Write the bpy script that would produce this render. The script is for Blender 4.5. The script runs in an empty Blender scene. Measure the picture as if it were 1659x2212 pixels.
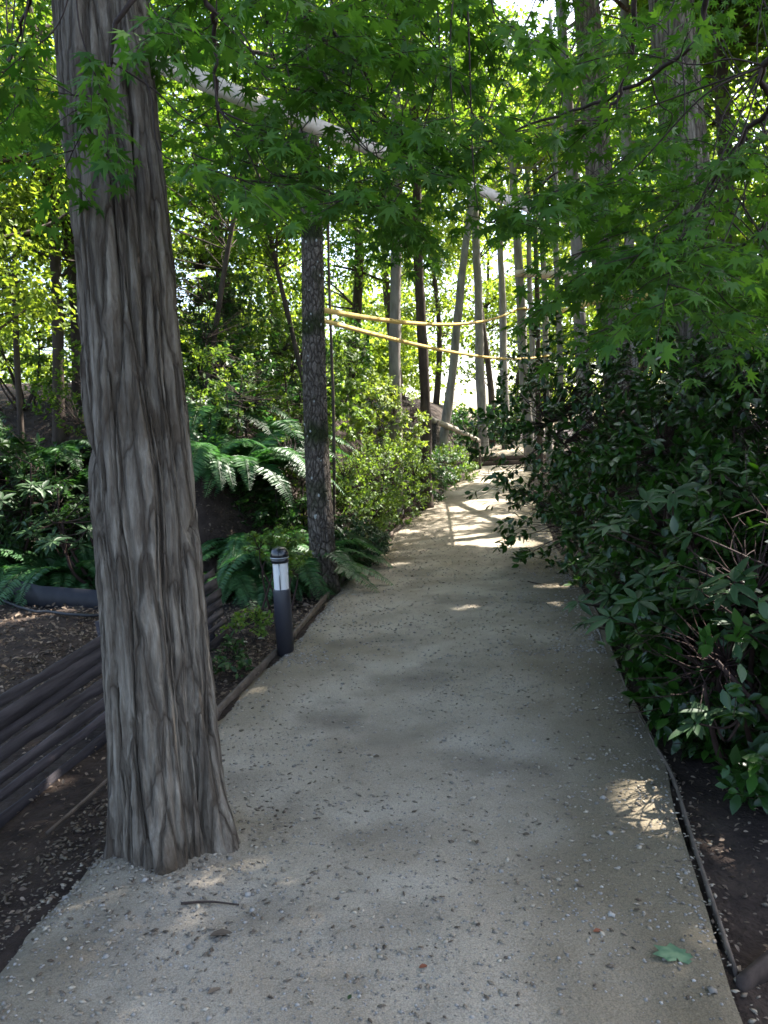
import bpy, math, numpy as np
from mathutils import Vector, Matrix

# ------------------------------------------------------------------ camera
scene = bpy.context.scene
EYE = 1.5
PITCH, ROLL, FOV = math.radians(5.7), math.radians(2.2), math.radians(67)
cF = np.array([0, math.cos(PITCH), -math.sin(PITCH)])
_r = np.array([1.0, 0, 0]); _u = np.array([0, math.sin(PITCH), math.cos(PITCH)])
cR = _r * math.cos(ROLL) - _u * math.sin(ROLL)
cU = _u * math.cos(ROLL) + _r * math.sin(ROLL)
FPX = 1106 / math.tan(FOV / 2)          # focal length in units of a 1659 x 2212 view
cd = bpy.data.cameras.new("camera"); cam = bpy.data.objects.new("camera", cd)
scene.collection.objects.link(cam)
M = Matrix.Identity(4)
for i in range(3):
    M[i][0], M[i][1], M[i][2] = cR[i], cU[i], -cF[i]
M[2][3] = EYE
cam.matrix_world = M
cd.sensor_fit = 'VERTICAL'; cd.angle = FOV; cd.clip_start = 0.05; cd.clip_end = 2000
scene.camera = cam

# ------------------------------------------------------------------ sky, sun, exposure
SUN_EL, SUN_AZ = math.radians(52), math.radians(50)      # azimuth clockwise from +Y
S = np.array([math.cos(SUN_EL) * math.sin(SUN_AZ), math.cos(SUN_EL) * math.cos(SUN_AZ), math.sin(SUN_EL)])
w = bpy.data.worlds.new("World"); scene.world = w; w.use_nodes = True
nt = w.node_tree
bg = nt.nodes["Background"]
sk = nt.nodes.new("ShaderNodeTexSky"); sk.sky_type = 'NISHITA'; sk.sun_disc = False
sk.sun_elevation = SUN_EL; sk.sun_rotation = SUN_AZ; sk.dust_density = 3.0; sk.air_density = 1.0
nt.links.new(sk.outputs[0], bg.inputs[0]); bg.inputs[1].default_value = 0.13
sl = bpy.data.lights.new("sun", 'SUN'); sl.energy = 5.0; sl.angle = math.radians(0.5); sl.color = (1, 0.95, 0.86)
so = bpy.data.objects.new("sun", sl); scene.collection.objects.link(so)
so.rotation_euler = Vector(S).to_track_quat('Z', 'Y').to_euler(); so.location = (8, 6, 20)
vs = scene.view_settings
vs.view_transform = 'Standard'; vs.look = 'None'; vs.gamma = 1.0; vs.exposure = 2.55
scene.cycles.filter_width = 1.6
scene.cycles.max_bounces = 8; scene.cycles.diffuse_bounces = 4; scene.cycles.glossy_bounces = 2
scene.cycles.transmission_bounces = 4
scene.cycles.caustics_reflective = False; scene.cycles.caustics_refractive = False

rng = np.random.default_rng(11)

# ------------------------------------------------------------------ pixel helpers (1659 x 2212 view of the photograph)
def ray(u, v): return cF + cR * (u - 829.5) / FPX + cU * (1106 - v) / FPX
def P(u, v, d): return np.array([0, 0, EYE]) + ray(u, v) * d
def ss(a, b, x):
    t = np.clip((np.asarray(x, float) - a) / (b - a), 0, 1); return t * t * (3 - 2 * t)

# ------------------------------------------------------------------ noise
def _h(i, j, k, s):
    n = (i.astype(np.int64) * 374761393 + j.astype(np.int64) * 668265263 + k.astype(np.int64) * 2147483647 + s * 974711) & 0x7fffffff
    n = ((n ^ (n >> 13)) * 1274126177) & 0x7fffffff
    n = ((n ^ (n >> 16)) * 668265263) & 0x7fffffff
    return ((n ^ (n >> 15)) & 0xffff) / 32767.5 - 1.0
def vnoise(p, s=0):
    p = np.asarray(p, float); f = np.floor(p); t = p - f; t = t * t * (3 - 2 * t); f = f.astype(np.int64)
    r = 0
    for a in (0, 1):
        for b in (0, 1):
            for c in (0, 1):
                wgt = (t[:, 0] if a else 1 - t[:, 0]) * (t[:, 1] if b else 1 - t[:, 1]) * (t[:, 2] if c else 1 - t[:, 2])
                r = r + wgt * _h(f[:, 0] + a, f[:, 1] + b, f[:, 2] + c, s)
    return r

# ------------------------------------------------------------------ terrain
def zpath(y):
    y = np.asarray(y, float)
    return 0.025 * np.clip(y - 10, 0, 15) + 0.28 * ss(25.0, 25.25, y) + 0.02 * np.clip(y - 25.2, 0, 16)
def Gp(u, v):
    r = ray(u, v); z = 0.0
    for _ in range(40):
        q = np.array([0, 0, EYE]) + r * ((EYE - z) / -r[2]); z = 0.5 * z + 0.5 * float(zpath(min(q[1], 25)))
    return q
LPX = [(0, 2060), (240, 1810), (500, 1510), (640, 1370), (740, 1250), (850, 1150), (900, 1110), (960, 1060), (1040, 1003)]
RPX = [(1590, 2130), (1500, 1850), (1450, 1680), (1410, 1610), (1360, 1520), (1290, 1330), (1200, 1180), (1140, 1050)]
_L = np.array([Gp(*a)[:2] for a in LPX]); _R = np.array([Gp(*a)[:2] for a in RPX])
_L = np.vstack([[-1.25, -3], _L, [[_L[-1][0] + 1.6, _L[-1][1] + 8]]])
_R = np.vstack([[0.55, -3], [0.80, 1.4], _R, [[_R[-1][0] + 1.3, _R[-1][1] + 5], [_R[-1][0] + 3.8, _R[-1][1] + 14]]])
def xL(y): return np.interp(y, _L[:, 1], _L[:, 0])
def xR(y): return np.interp(y, _R[:, 1], _R[:, 0])
_B = np.array([(-20, -14), (2, -9), (5, -7.4), (6.5, -5.6), (7.2, -4.0), (7.5, -2.6), (7.8, -1.35), (8.4, -.9), (10, -.75), (12, -.5), (16, .2), (20, 1.0), (25, 2.2), (32, 3.6), (60, 8), (400, 60)])
def ground(x, y):
    x = np.asarray(x, float); y = np.asarray(y, float)
    z = zpath(y)
    d = np.interp(y, _B[:, 0], _B[:, 1]) - x
    d = np.minimum(d, .8 * (y - np.interp(x, [-10, -4.4, -3, -2, -1], [10.4, 9.2, 8.6, 7.4, 6])))
    dp = np.maximum(d, 0); z = z + 1.65 * (1 - np.exp(-(dp / .75) ** 1.4)) + 0.22 * np.minimum(dp, 4) + .05 * np.clip(dp - 4, 0, 14)
    dl = xL(y) - x; dr = x - xR(y)
    z = z - 0.05 * ss(-0.05, 0.12, dl) * (1 - ss(0.8, 1.6, dl)) - 0.05 * ss(-0.05, 0.12, dr) - 0.10 * ss(0.3, 2.0, dr)
    out = np.maximum(ss(0.15, .6, dl), ss(0.15, .6, dr))
    n = vnoise(np.stack([x.ravel() * 1.1, y.ravel() * 1.1, 0 * x.ravel()], 1), 5).reshape(x.shape) * .05 \
        + vnoise(np.stack([x.ravel() * 4.1, y.ravel() * 4.1, 0 * x.ravel()], 1), 6).reshape(x.shape) * .018
    return z + n * out
def gz(x, y): return float(ground(np.array([float(x)]), np.array([float(y)]))[0])

# ------------------------------------------------------------------ mesh helpers
class Geo:
    def __init__(s): s.v = []; s.f = []; s.t = []; s.n = 0
    def add(s, v, f, t=None):
        v = np.asarray(v, float).reshape(-1, 3); f = np.asarray(f, int)
        if len(v) == 0: return
        s.v.append(v); s.f.append(f + s.n); s.n += len(v)
        s.t.append(np.full(len(v), .5) if t is None else np.broadcast_to(np.asarray(t, float), (len(v),)))
    def build(s, name, mat, parent=None, smooth=False, org=None):
        me = bpy.data.meshes.new(name)
        v = np.concatenate(s.v); 
        if org is not None: v = v - np.asarray(org)
        me.vertices.add(len(v)); me.vertices.foreach_set("co", v.astype(np.float32).ravel())
        li = np.concatenate([f.ravel() for f in s.f]); tot = np.concatenate([np.full(len(f), f.shape[1]) for f in s.f])
        st = np.concatenate([[0], np.cumsum(tot)[:-1]])
        me.loops.add(len(li)); me.loops.foreach_set("vertex_index", li.astype(np.int32))
        me.polygons.add(len(tot)); me.polygons.foreach_set("loop_start", st.astype(np.int32)); me.polygons.foreach_set("loop_total", tot.astype(np.int32))
        if smooth: me.polygons.foreach_set("use_smooth", np.ones(len(tot), bool))
        at = me.attributes.new("tint", 'FLOAT', 'POINT'); at.data.foreach_set("value", np.concatenate(s.t).astype(np.float32))
        me.update(); me.validate()
        me.materials.append(mat)
        o = bpy.data.objects.new(name, me); scene.collection.objects.link(o)
        if parent is not None: o.parent = parent
        if org is not None and parent is None: o.location = Vector(org)
        return o
def empty(name, loc, label, cat, group=None):
    o = bpy.data.objects.new(name, None); scene.collection.objects.link(o); o.location = Vector(loc)
    o.empty_display_size = .2
    return tag(o, label, cat, group)
def tag(o, label=None, cat=None, group=None, kind=None):
    if label: o["label"] = label
    if cat: o["category"] = cat
    if group: o["group"] = group
    if kind: o["kind"] = kind
    return o
def norm(a): return a / np.maximum(np.linalg.norm(a, axis=-1, keepdims=True), 1e-9)
def frames(d, n):
    y = norm(d); z = norm(n - (n * y).sum(-1, keepdims=True) * y); x = np.cross(y, z)
    return np.stack([x, y, z], -1)                          # columns
def scatter(geo, tv, tf, pos, d, n, sc, tint):
    N = len(pos)
    if N == 0: return
    R = frames(d, n); sc = np.broadcast_to(np.asarray(sc, float), (N,))
    v = np.einsum('nij,kj->nki', R, tv) * sc[:, None, None] + pos[:, None, :]
    k = len(tv)
    f = (tf[None] + (np.arange(N) * k)[:, None, None]).reshape(-1, tf.shape[1])
    geo.add(v.reshape(-1, 3), f, np.repeat(tint, k))
def tube(geo, pts, rad, sides=6, cap=True, tint=.5):
    pts = np.asarray(pts, float); n = len(pts); rad = np.broadcast_to(np.asarray(rad, float), (n,))
    t = norm(np.gradient(pts, axis=0)); ref = np.array([0, 0, 1.0]) if abs(t[:, 2]).mean() < .8 else np.array([1.0, 0, 0])
    a = norm(np.cross(t, ref)); b = np.cross(t, a)
    th = np.linspace(0, 2 * np.pi, sides, endpoint=False)
    v = pts[:, None] + rad[:, None, None] * (a[:, None] * np.cos(th)[None, :, None] + b[:, None] * np.sin(th)[None, :, None])
    i = np.arange(n - 1)[:, None] * sides; j = np.arange(sides)[None]; j2 = (j + 1) % sides
    f = np.stack([i + j, i + j2, i + sides + j2, i + sides + j], -1).reshape(-1, 4)
    geo.add(v.reshape(-1, 3), f, tint)
    if cap:
        base = geo.n - n * sides
        for k0, rev in ((0, True), ((n - 1) * sides, False)):
            idx = np.arange(sides) + base + k0
            geo.f.append((idx[::-1] if rev else idx)[None])
def curve(pts, n):                                         # Catmull-Rom through the points
    pts = np.asarray(pts, float)
    if len(pts) == 2: return pts[0] + (pts[1] - pts[0]) * np.linspace(0, 1, n)[:, None]
    q = np.vstack([2 * pts[0] - pts[1], pts, 2 * pts[-1] - pts[-2]])
    t = np.linspace(0, len(pts) - 1 - 1e-6, n); i = t.astype(int); t = (t - i)[:, None]
    a, b, c, d = q[i], q[i + 1], q[i + 2], q[i + 3]
    return .5 * (2 * b + (c - a) * t + (2 * a - 5 * b + 4 * c - d) * t ** 2 + (3 * b - a - 3 * c + d) * t ** 3)
def box(geo, c, ex, ey, ez, tint=.5):                      # centre and three half-edge vectors
    c, ex, ey, ez = map(lambda q: np.asarray(q, float), (c, ex, ey, ez))
    v = [c + sx * ex + sy * ey + sz_ * ez for sz_ in (-1, 1) for sy in (-1, 1) for sx in (-1, 1)]
    geo.add(v, [[0, 2, 3, 1], [4, 5, 7, 6], [0, 1, 5, 4], [2, 6, 7, 3], [0, 4, 6, 2], [1, 3, 7, 5]], tint)

# leaf templates: base at the origin, tip along +y, upper face +z
LEAF2 = (np.array([(0, 0, 0), (.30, .45, .06), (0, 1, -.05), (-.30, .45, .06)], float), np.array([(0, 1, 2), (0, 2, 3)]))
_ov = np.array([(0, 0, 0), (.17, .2, .03), (.26, .48, .04), (.17, .78, .0), (0, 1.05, -.08), (-.17, .78, .0), (-.26, .48, .04), (-.17, .2, .03), (0, .2, -.01), (0, .48, -.02), (0, .78, -.04)], float)
OVAL = (_ov, np.array([(0, 1, 8), (0, 8, 7), (1, 2, 9), (1, 9, 8), (8, 9, 6), (8, 6, 7), (2, 3, 10), (2, 10, 9), (9, 10, 5), (9, 5, 6), (3, 4, 10), (10, 4, 5)]))
_la = _ov * np.array([.62, 1, 1]); LANCE = (_la, OVAL[1])
def _maple():
    a = np.radians([-128, -82, -40, 0, 40, 82, 128]); L = [.42, .78, .96, 1.05, .96, .78, .42]
    sa = np.radians([-165, -104, -61, -20, 20, 61, 104, 165]); sr = [.10, .26, .34, .37, .37, .34, .26, .10]
    v = [(0, 0, .02)]
    for i in range(8): v.append((math.sin(sa[i]) * sr[i], math.cos(sa[i]) * sr[i], .0))
    for i in range(7): v.append((math.sin(a[i]) * L[i], math.cos(a[i]) * L[i], -.16 * L[i] ** 2))
    f = []
    for i in range(7): f += [(0, 9 + i, 1 + i), (0, 2 + i, 9 + i)]
    return np.array(v), np.array(f)
MAPLE = _maple()

# ------------------------------------------------------------------ materials
def newmat(name):
    m = bpy.data.materials.new(name); m.use_nodes = True; n = m.node_tree.nodes; n.clear()
    out = n.new("ShaderNodeOutputMaterial"); return m, n, m.node_tree.links, out
def ramp(n, stops):
    r = n.new("ShaderNodeValToRGB"); e = r.color_ramp.elements
    while len(e) < len(stops): e.new(.5)
    for x, (p, c) in zip(e, stops): x.position = p; x.color = (*c, 1)
    return r
def leaf_mat(name, c1, c2, rough=.5, trans=.35, spec=.4, tc=None):
    m, n, l, out = newmat(name)
    at = n.new("ShaderNodeAttribute"); at.attribute_name = "tint"
    r = ramp(n, [(0, c1), (1, c2)]); l.new(at.outputs["Fac"], r.inputs[0])
    p = n.new("ShaderNodeBsdfPrincipled"); p.inputs["Roughness"].default_value = rough; p.inputs["Specular IOR Level"].default_value = spec
    l.new(r.outputs[0], p.inputs["Base Color"])
    if trans > 0:
        t = n.new("ShaderNodeBsdfTranslucent"); mx = n.new("ShaderNodeMixRGB"); mx.blend_type = 'MULTIPLY'; mx.inputs[0].default_value = 1
        l.new(r.outputs[0], mx.inputs[1]); mx.inputs[2].default_value = (*(tc or (1.9, 1.7, .7)), 1); l.new(mx.outputs[0], t.inputs[0])
        ms = n.new("ShaderNodeMixShader"); ms.inputs[0].default_value = trans
        l.new(p.outputs[0], ms.inputs[1]); l.new(t.outputs[0], ms.inputs[2]); l.new(ms.outputs[0], out.inputs[0])
    else: l.new(p.outputs[0], out.inputs[0])
    return m
def noise_mat(name, stops, scale=5, stretch=(1, 1, 1), rough=.9, bump=.0, bscale=None, bdist=.01, detail=6, mix=None, spec=.2):
    m, n, l, out = newmat(name)
    tc = n.new("ShaderNodeTexCoord"); mp = n.new("ShaderNodeMapping"); mp.inputs["Scale"].default_value = stretch
    l.new(tc.outputs["Object"], mp.inputs[0])
    nz = n.new("ShaderNodeTexNoise"); nz.inputs["Scale"].default_value = scale; nz.inputs["Detail"].default_value = detail; nz.inputs["Roughness"].default_value = .6
    l.new(mp.outputs[0], nz.inputs["Vector"])
    r = ramp(n, stops); l.new(nz.outputs["Fac"], r.inputs[0]); col = r.outputs[0]
    if mix:                                                # (colour, scale, lo, hi): a second patchy colour
        n2 = n.new("ShaderNodeTexNoise"); n2.inputs["Scale"].default_value = mix[1]; n2.inputs["Detail"].default_value = 5
        l.new(tc.outputs["Object"], n2.inputs["Vector"])
        r2 = ramp(n, [(mix[2], (0, 0, 0)), (mix[3], (1, 1, 1))]); l.new(n2.outputs["Fac"], r2.inputs[0])
        mx = n.new("ShaderNodeMixRGB"); l.new(r2.outputs[0], mx.inputs[0]); l.new(col, mx.inputs[1]); mx.inputs[2].default_value = (*mix[0], 1); col = mx.outputs[0]
    p = n.new("ShaderNodeBsdfPrincipled"); p.inputs["Roughness"].default_value = rough; p.inputs["Specular IOR Level"].default_value = spec
    l.new(col, p.inputs["Base Color"])
    if bump:
        nb = n.new("ShaderNodeTexNoise"); nb.inputs["Scale"].default_value = bscale or scale * 3; nb.inputs["Detail"].default_value = 8
        l.new(mp.outputs[0], nb.inputs["Vector"])
        b = n.new("ShaderNodeBump"); b.inputs["Strength"].default_value = bump; b.inputs["Distance"].default_value = bdist
        l.new(nb.outputs["Fac"], b.inputs["Height"]); l.new(b.outputs[0], p.inputs["Normal"])
    l.new(p.outputs[0], out.inputs[0]); return m
def plain(name, c, rough=.5, spec=.5, metal=0):
    m, n, l, out = newmat(name); p = n.new("ShaderNodeBsdfPrincipled"); p.inputs["Base Color"].default_value = (*c, 1)
    p.inputs["Roughness"].default_value = rough; p.inputs["Specular IOR Level"].default_value = spec; p.inputs["Metallic"].default_value = metal
    l.new(p.outputs[0], out.inputs[0]); return m

M_path = noise_mat("path_grit", [(.30, (.185, .150, .110)), (.5, (.268, .228, .178)), (.72, (.335, .296, .242))], scale=1.6, rough=.95, bump=.6, bscale=70, bdist=.012, detail=12,
                   mix=((.135, .112, .088), 1.7, .50, .72))
M_soil = noise_mat("soil", [(.3, (.014, .009, .008)), (.6, (.04, .028, .022)), (.8, (.08, .058, .046))], scale=6, rough=1, bump=.8, bscale=30, bdist=.03, detail=10)
def bark_mat(name, dark, mid, light, moss, vs_=(18, 18, 1.35), mosslo=.545, wp=.035):
    m, n, l, out = newmat(name); tc = n.new("ShaderNodeTexCoord")
    wn = n.new("ShaderNodeTexNoise"); wn.inputs["Scale"].default_value = 5; wn.inputs["Detail"].default_value = 4; l.new(tc.outputs["Object"], wn.inputs["Vector"])
    sc = n.new("ShaderNodeVectorMath"); sc.operation = 'SCALE'; sc.inputs["Scale"].default_value = wp; l.new(wn.outputs["Color"], sc.inputs[0])
    ad = n.new("ShaderNodeVectorMath"); ad.operation = 'ADD'; l.new(tc.outputs["Object"], ad.inputs[0]); l.new(sc.outputs[0], ad.inputs[1])
    mp = n.new("ShaderNodeMapping"); mp.inputs["Scale"].default_value = vs_; l.new(ad.outputs[0], mp.inputs[0])
    vo = n.new("ShaderNodeTexVoronoi"); vo.feature = 'DISTANCE_TO_EDGE'; vo.inputs["Scale"].default_value = 1; l.new(mp.outputs[0], vo.inputs["Vector"])
    vc = n.new("ShaderNodeTexVoronoi"); vc.inputs["Scale"].default_value = 1; l.new(mp.outputs[0], vc.inputs["Vector"])
    fn = n.new("ShaderNodeTexNoise"); fn.inputs["Scale"].default_value = 3; fn.inputs["Detail"].default_value = 10; fn.inputs["Roughness"].default_value = .7; l.new(mp.outputs[0], fn.inputs["Vector"])
    r = ramp(n, [(.32, dark), (.5, mid), (.68, light)]); l.new(fn.outputs["Fac"], r.inputs[0])
    hs = n.new("ShaderNodeHueSaturation"); l.new(r.outputs[0], hs.inputs["Color"]); mr = n.new("ShaderNodeMapRange"); mr.inputs[3].default_value = .72; mr.inputs[4].default_value = 1.3
    l.new(vc.outputs["Color"], mr.inputs[0]); l.new(mr.outputs[0], hs.inputs["Value"])
    cr = ramp(n, [(.0, (1, 1, 1)), (.03, (.55, .55, .55)), (.15, (0, 0, 0))]); l.new(vo.outputs["Distance"], cr.inputs[0])
    mx = n.new("ShaderNodeMixRGB"); l.new(cr.outputs[0], mx.inputs[0]); l.new(hs.outputs[0], mx.inputs[1]); mx.inputs[2].default_value = (*[c * .8 for c in dark], 1)
    n2 = n.new("ShaderNodeTexNoise"); n2.inputs["Scale"].default_value = 2.2; n2.inputs["Detail"].default_value = 7; l.new(tc.outputs["Object"], n2.inputs["Vector"])
    r2 = ramp(n, [(mosslo, (0, 0, 0)), (mosslo + .12, (1, 1, 1))]); l.new(n2.outputs["Fac"], r2.inputs[0])
    m2 = n.new("ShaderNodeMixRGB"); l.new(r2.outputs[0], m2.inputs[0]); l.new(mx.outputs[0], m2.inputs[1]); m2.inputs[2].default_value = (*moss, 1)
    p = n.new("ShaderNodeBsdfPrincipled"); p.inputs["Roughness"].default_value = .95; p.inputs["Specular IOR Level"].default_value = .2; l.new(m2.outputs[0], p.inputs["Base Color"])
    hr = ramp(n, [(0, (0, 0, 0)), (.16, (.8, .8, .8)), (.5, (1, 1, 1))]); l.new(vo.outputs["Distance"], hr.inputs[0])
    b1 = n.new("ShaderNodeBump"); b1.inputs["Strength"].default_value = 1; b1.inputs["Distance"].default_value = .024; l.new(hr.outputs[0], b1.inputs["Height"])
    b2 = n.new("ShaderNodeBump"); b2.inputs["Strength"].default_value = 1; b2.inputs["Distance"].default_value = .014; l.new(fn.outputs["Fac"], b2.inputs["Height"]); l.new(b1.outputs[0], b2.inputs["Normal"])
    l.new(b2.outputs[0], p.inputs["Normal"]); l.new(p.outputs[0], out.inputs[0]); return m
M_bark = bark_mat("furrowed_bark", (.085, .064, .048), (.165, .137, .108), (.265, .228, .185), (.075, .055, .038))
M_bark2 = bark_mat("mossy_bark", (.05, .037, .029), (.115, .093, .076), (.22, .185, .158), (.028, .034, .012), (26, 26, 10), .50, .09)
M_bark3 = noise_mat("grey_bark", [(.3, (.13, .11, .10)), (.55, (.23, .20, .18)), (.8, (.33, .29, .265))], scale=10, stretch=(1, 1, .25), rough=.95, bump=.7, bscale=30, bdist=.01, detail=8)
M_bark4 = noise_mat("dark_bark", [(.3, (.03, .022, .018)), (.6, (.07, .052, .042)), (.8, (.12, .09, .075))], scale=10, stretch=(1, 1, .3), rough=.95, bump=.5, bscale=30, bdist=.008)
M_twig = noise_mat("twig_bark", [(.3, (.02, .014, .012)), (.7, (.06, .042, .034))], scale=20, rough=.8)
M_stem = noise_mat("reddish_stem", [(.3, (.022, .012, .010)), (.7, (.055, .033, .028))], scale=20, rough=.8)
M_lichen = noise_mat("lichen", [(.3, (.22, .22, .20)), (.7, (.36, .36, .33))], scale=40, rough=1)
M_maple = leaf_mat("maple_leaf", (.032, .092, .016), (.09, .19, .034), .55, .48, .3, (1.8, 1.8, .7))
M_broad = leaf_mat("broad_leaf", (.045, .10, .014), (.12, .20, .03), .5, .52, .35, (1.9, 1.8, .7))
M_broad_y = leaf_mat("yellow_green_leaf", (.09, .16, .022), (.20, .27, .05), .5, .55, .35)
M_broad_d = leaf_mat("dark_leaf", (.018, .05, .014), (.045, .10, .024), .45, .35, .4, (1.5, 1.8, .9))
M_camel = leaf_mat("glossy_leaf", (.009, .030, .004), (.028, .080, .010), .34, .16, .4, (2.2, 2.4, .6))
M_rhodo = leaf_mat("rhododendron_leaf", (.010, .028, .010), (.048, .095, .036), .5, .15, .3, (1.8, 2.0, .7))
M_azal = leaf_mat("azalea_leaf", (.06, .125, .022), (.15, .24, .05), .5, .45, .35)
M_lime = leaf_mat("lime_leaf", (.12, .19, .03), (.22, .29, .07), .5, .4, .35)
M_fern = leaf_mat("fern_frond", (.022, .075, .024), (.055, .135, .042), .42, .3, .45, (1.5, 1.8, .8))
M_litter = leaf_mat("dry_leaves", (.06, .04, .028), (.30, .225, .165), .8, .1, .2, (1, 1, 1))
M_stone = leaf_mat("small_stones", (.10, .085, .07), (.34, .315, .285), .9, 0, .2)
M_chip = leaf_mat("wood_chips", (.07, .05, .036), (.40, .345, .27), .9, 0, .2)
M_crumb = leaf_mat("dark_crumbs", (.05, .038, .028), (.16, .12, .085), .9, 0, .2)
M_wood = noise_mat("weathered_wood", [(.3, (.02, .018, .021)), (.6, (.05, .046, .052)), (.8, (.09, .083, .088))], scale=14, stretch=(1, .10, 2.2), rough=.9, bump=.8, bscale=40, bdist=.006)
n, l = M_wood.node_tree.nodes, M_wood.node_tree.links; pb = [q for q in n if q.type == 'BSDF_PRINCIPLED'][0]
at = n.new("ShaderNodeAttribute"); at.attribute_name = "tint"; rr_ = ramp(n, [(0, (.5, .48, .5)), (1, (1.7, 1.6, 1.55))]); l.new(at.outputs["Fac"], rr_.inputs[0])
mx = n.new("ShaderNodeMixRGB"); mx.blend_type = 'MULTIPLY'; mx.inputs[0].default_value = 1; l.new(pb.inputs["Base Color"].links[0].from_socket, mx.inputs[1]); l.new(rr_.outputs[0], mx.inputs[2]); l.new(mx.outputs[0], pb.inputs["Base Color"])
M_edge = noise_mat("edging_wood", [(.3, (.06, .045, .035)), (.7, (.14, .11, .09))], scale=12, rough=.9, bump=.4, bdist=.004)
M_sleeper = noise_mat("sleeper_wood", [(.3, (.07, .045, .038)), (.7, (.15, .105, .09))], scale=8, stretch=(.2, 1, 1), rough=.9, bump=.5, bdist=.01)
M_rail = noise_mat("rail_log", [(.3, (.16, .14, .11)), (.7, (.33, .30, .26))], scale=12, rough=.9, bump=.4, bdist=.005)
M_black = plain("black_plastic", (.012, .012, .015), .55, .4)
M_board = noise_mat("black_edging", [(.3, (.006, .006, .009)), (.7, (.014, .014, .019))], scale=9, rough=.6)
M_bollard = plain("charcoal_powder_coat", (.035, .034, .042), .45, .5)
M_cap = plain("gloss_black_cap", (.012, .013, .018), .22, .6)
M_ring = plain("brushed_ring", (.35, .36, .38), .35, .5, .6)
M_diff = plain("frosted_diffuser", (.72, .70, .69), .30, .5)
M_white = noise_mat("white_webbing", [(.4, (.66, .57, .49)), (.6, (.76, .67, .60))], scale=30, rough=.8)
M_tan = noise_mat("tan_fabric", [(.4, (.55, .42, .33)), (.6, (.64, .50, .40))], scale=30, rough=.8)
M_yel = noise_mat("yellow_webbing", [(.4, (.55, .37, .11)), (.6, (.62, .44, .15))], scale=30, rough=.7)
M_greyboard = noise_mat("grey_board", [(.3, (.06, .056, .062)), (.7, (.11, .10, .108))], scale=10, rough=.8)

# ------------------------------------------------------------------ sunlit spots: gaps in the leaves along the line to the sun
HOLES = []
def hole(u, v, r, d=None):
    q = Gp(u, v) if d is None else P(u, v, d)
    HOLES.append((np.array(q), r))
for u, v, r in [(1000, 1172, .22), (1075, 1172, .30), (1125, 1178, .22), (1000, 1318, .13), (970, 1290, .08), (960, 1248, .08), (850, 1222, .10), (1000, 1142, .22),
                (1010, 1098, .35), (1050, 1085, .35), (1060, 1040, .5), (1020, 1022, .6), (1090, 1020, .5), (1180, 1268, .14), (1230, 1268, .12), (1120, 1262, .08),
                (1395, 1735, .14), (1420, 1775, .12), (1365, 1700, .10), (1455, 1695, .04), (1560, 1800, .07), (1620, 1850, .07), (1520, 1730, .05),
                (545, 1500, .07), (560, 1540, .08), (690, 1548, .04), (1010, 1160, .2), (1080, 1120, .3), (780, 1500, .03), (545, 1362, .04), (880, 1150, .15)]:
    hole(u, v, r)
for u, v, d, r in [(470, 820, 8.6, .20), (540, 830, 8.6, .22), (610, 850, 8.6, .16), (470, 790, 9, .15), (560, 900, 8, .15), (480, 1110, 8.2, .16), (540, 1060, 8, .14), (500, 940, 8.2, .12),
                   (850, 850, 13, .6), (820, 930, 12, .45), (900, 860, 13, .5), (760, 960, 10.5, .4), (880, 960, 13.5, .5), (930, 1000, 15, .5), (790, 1060, 9.5, .25), (980, 965, 19, .6), (1010, 985, 21, .5), (970, 925, 21, .5),
                   (540, 220, 3.05, .05), (450, 190, 2.95, .04), (930, 375, 4.4, .07), (1230, 1215, 6.8, .10), (1260, 1200, 6.6, .08), (1315, 1440, 4.6, .04),
                   (1360, 790, 6.4, .06), (1040, 850, 30, .5), (150, 700, 9, .2)]:
    hole(u, v, r, d)
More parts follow.
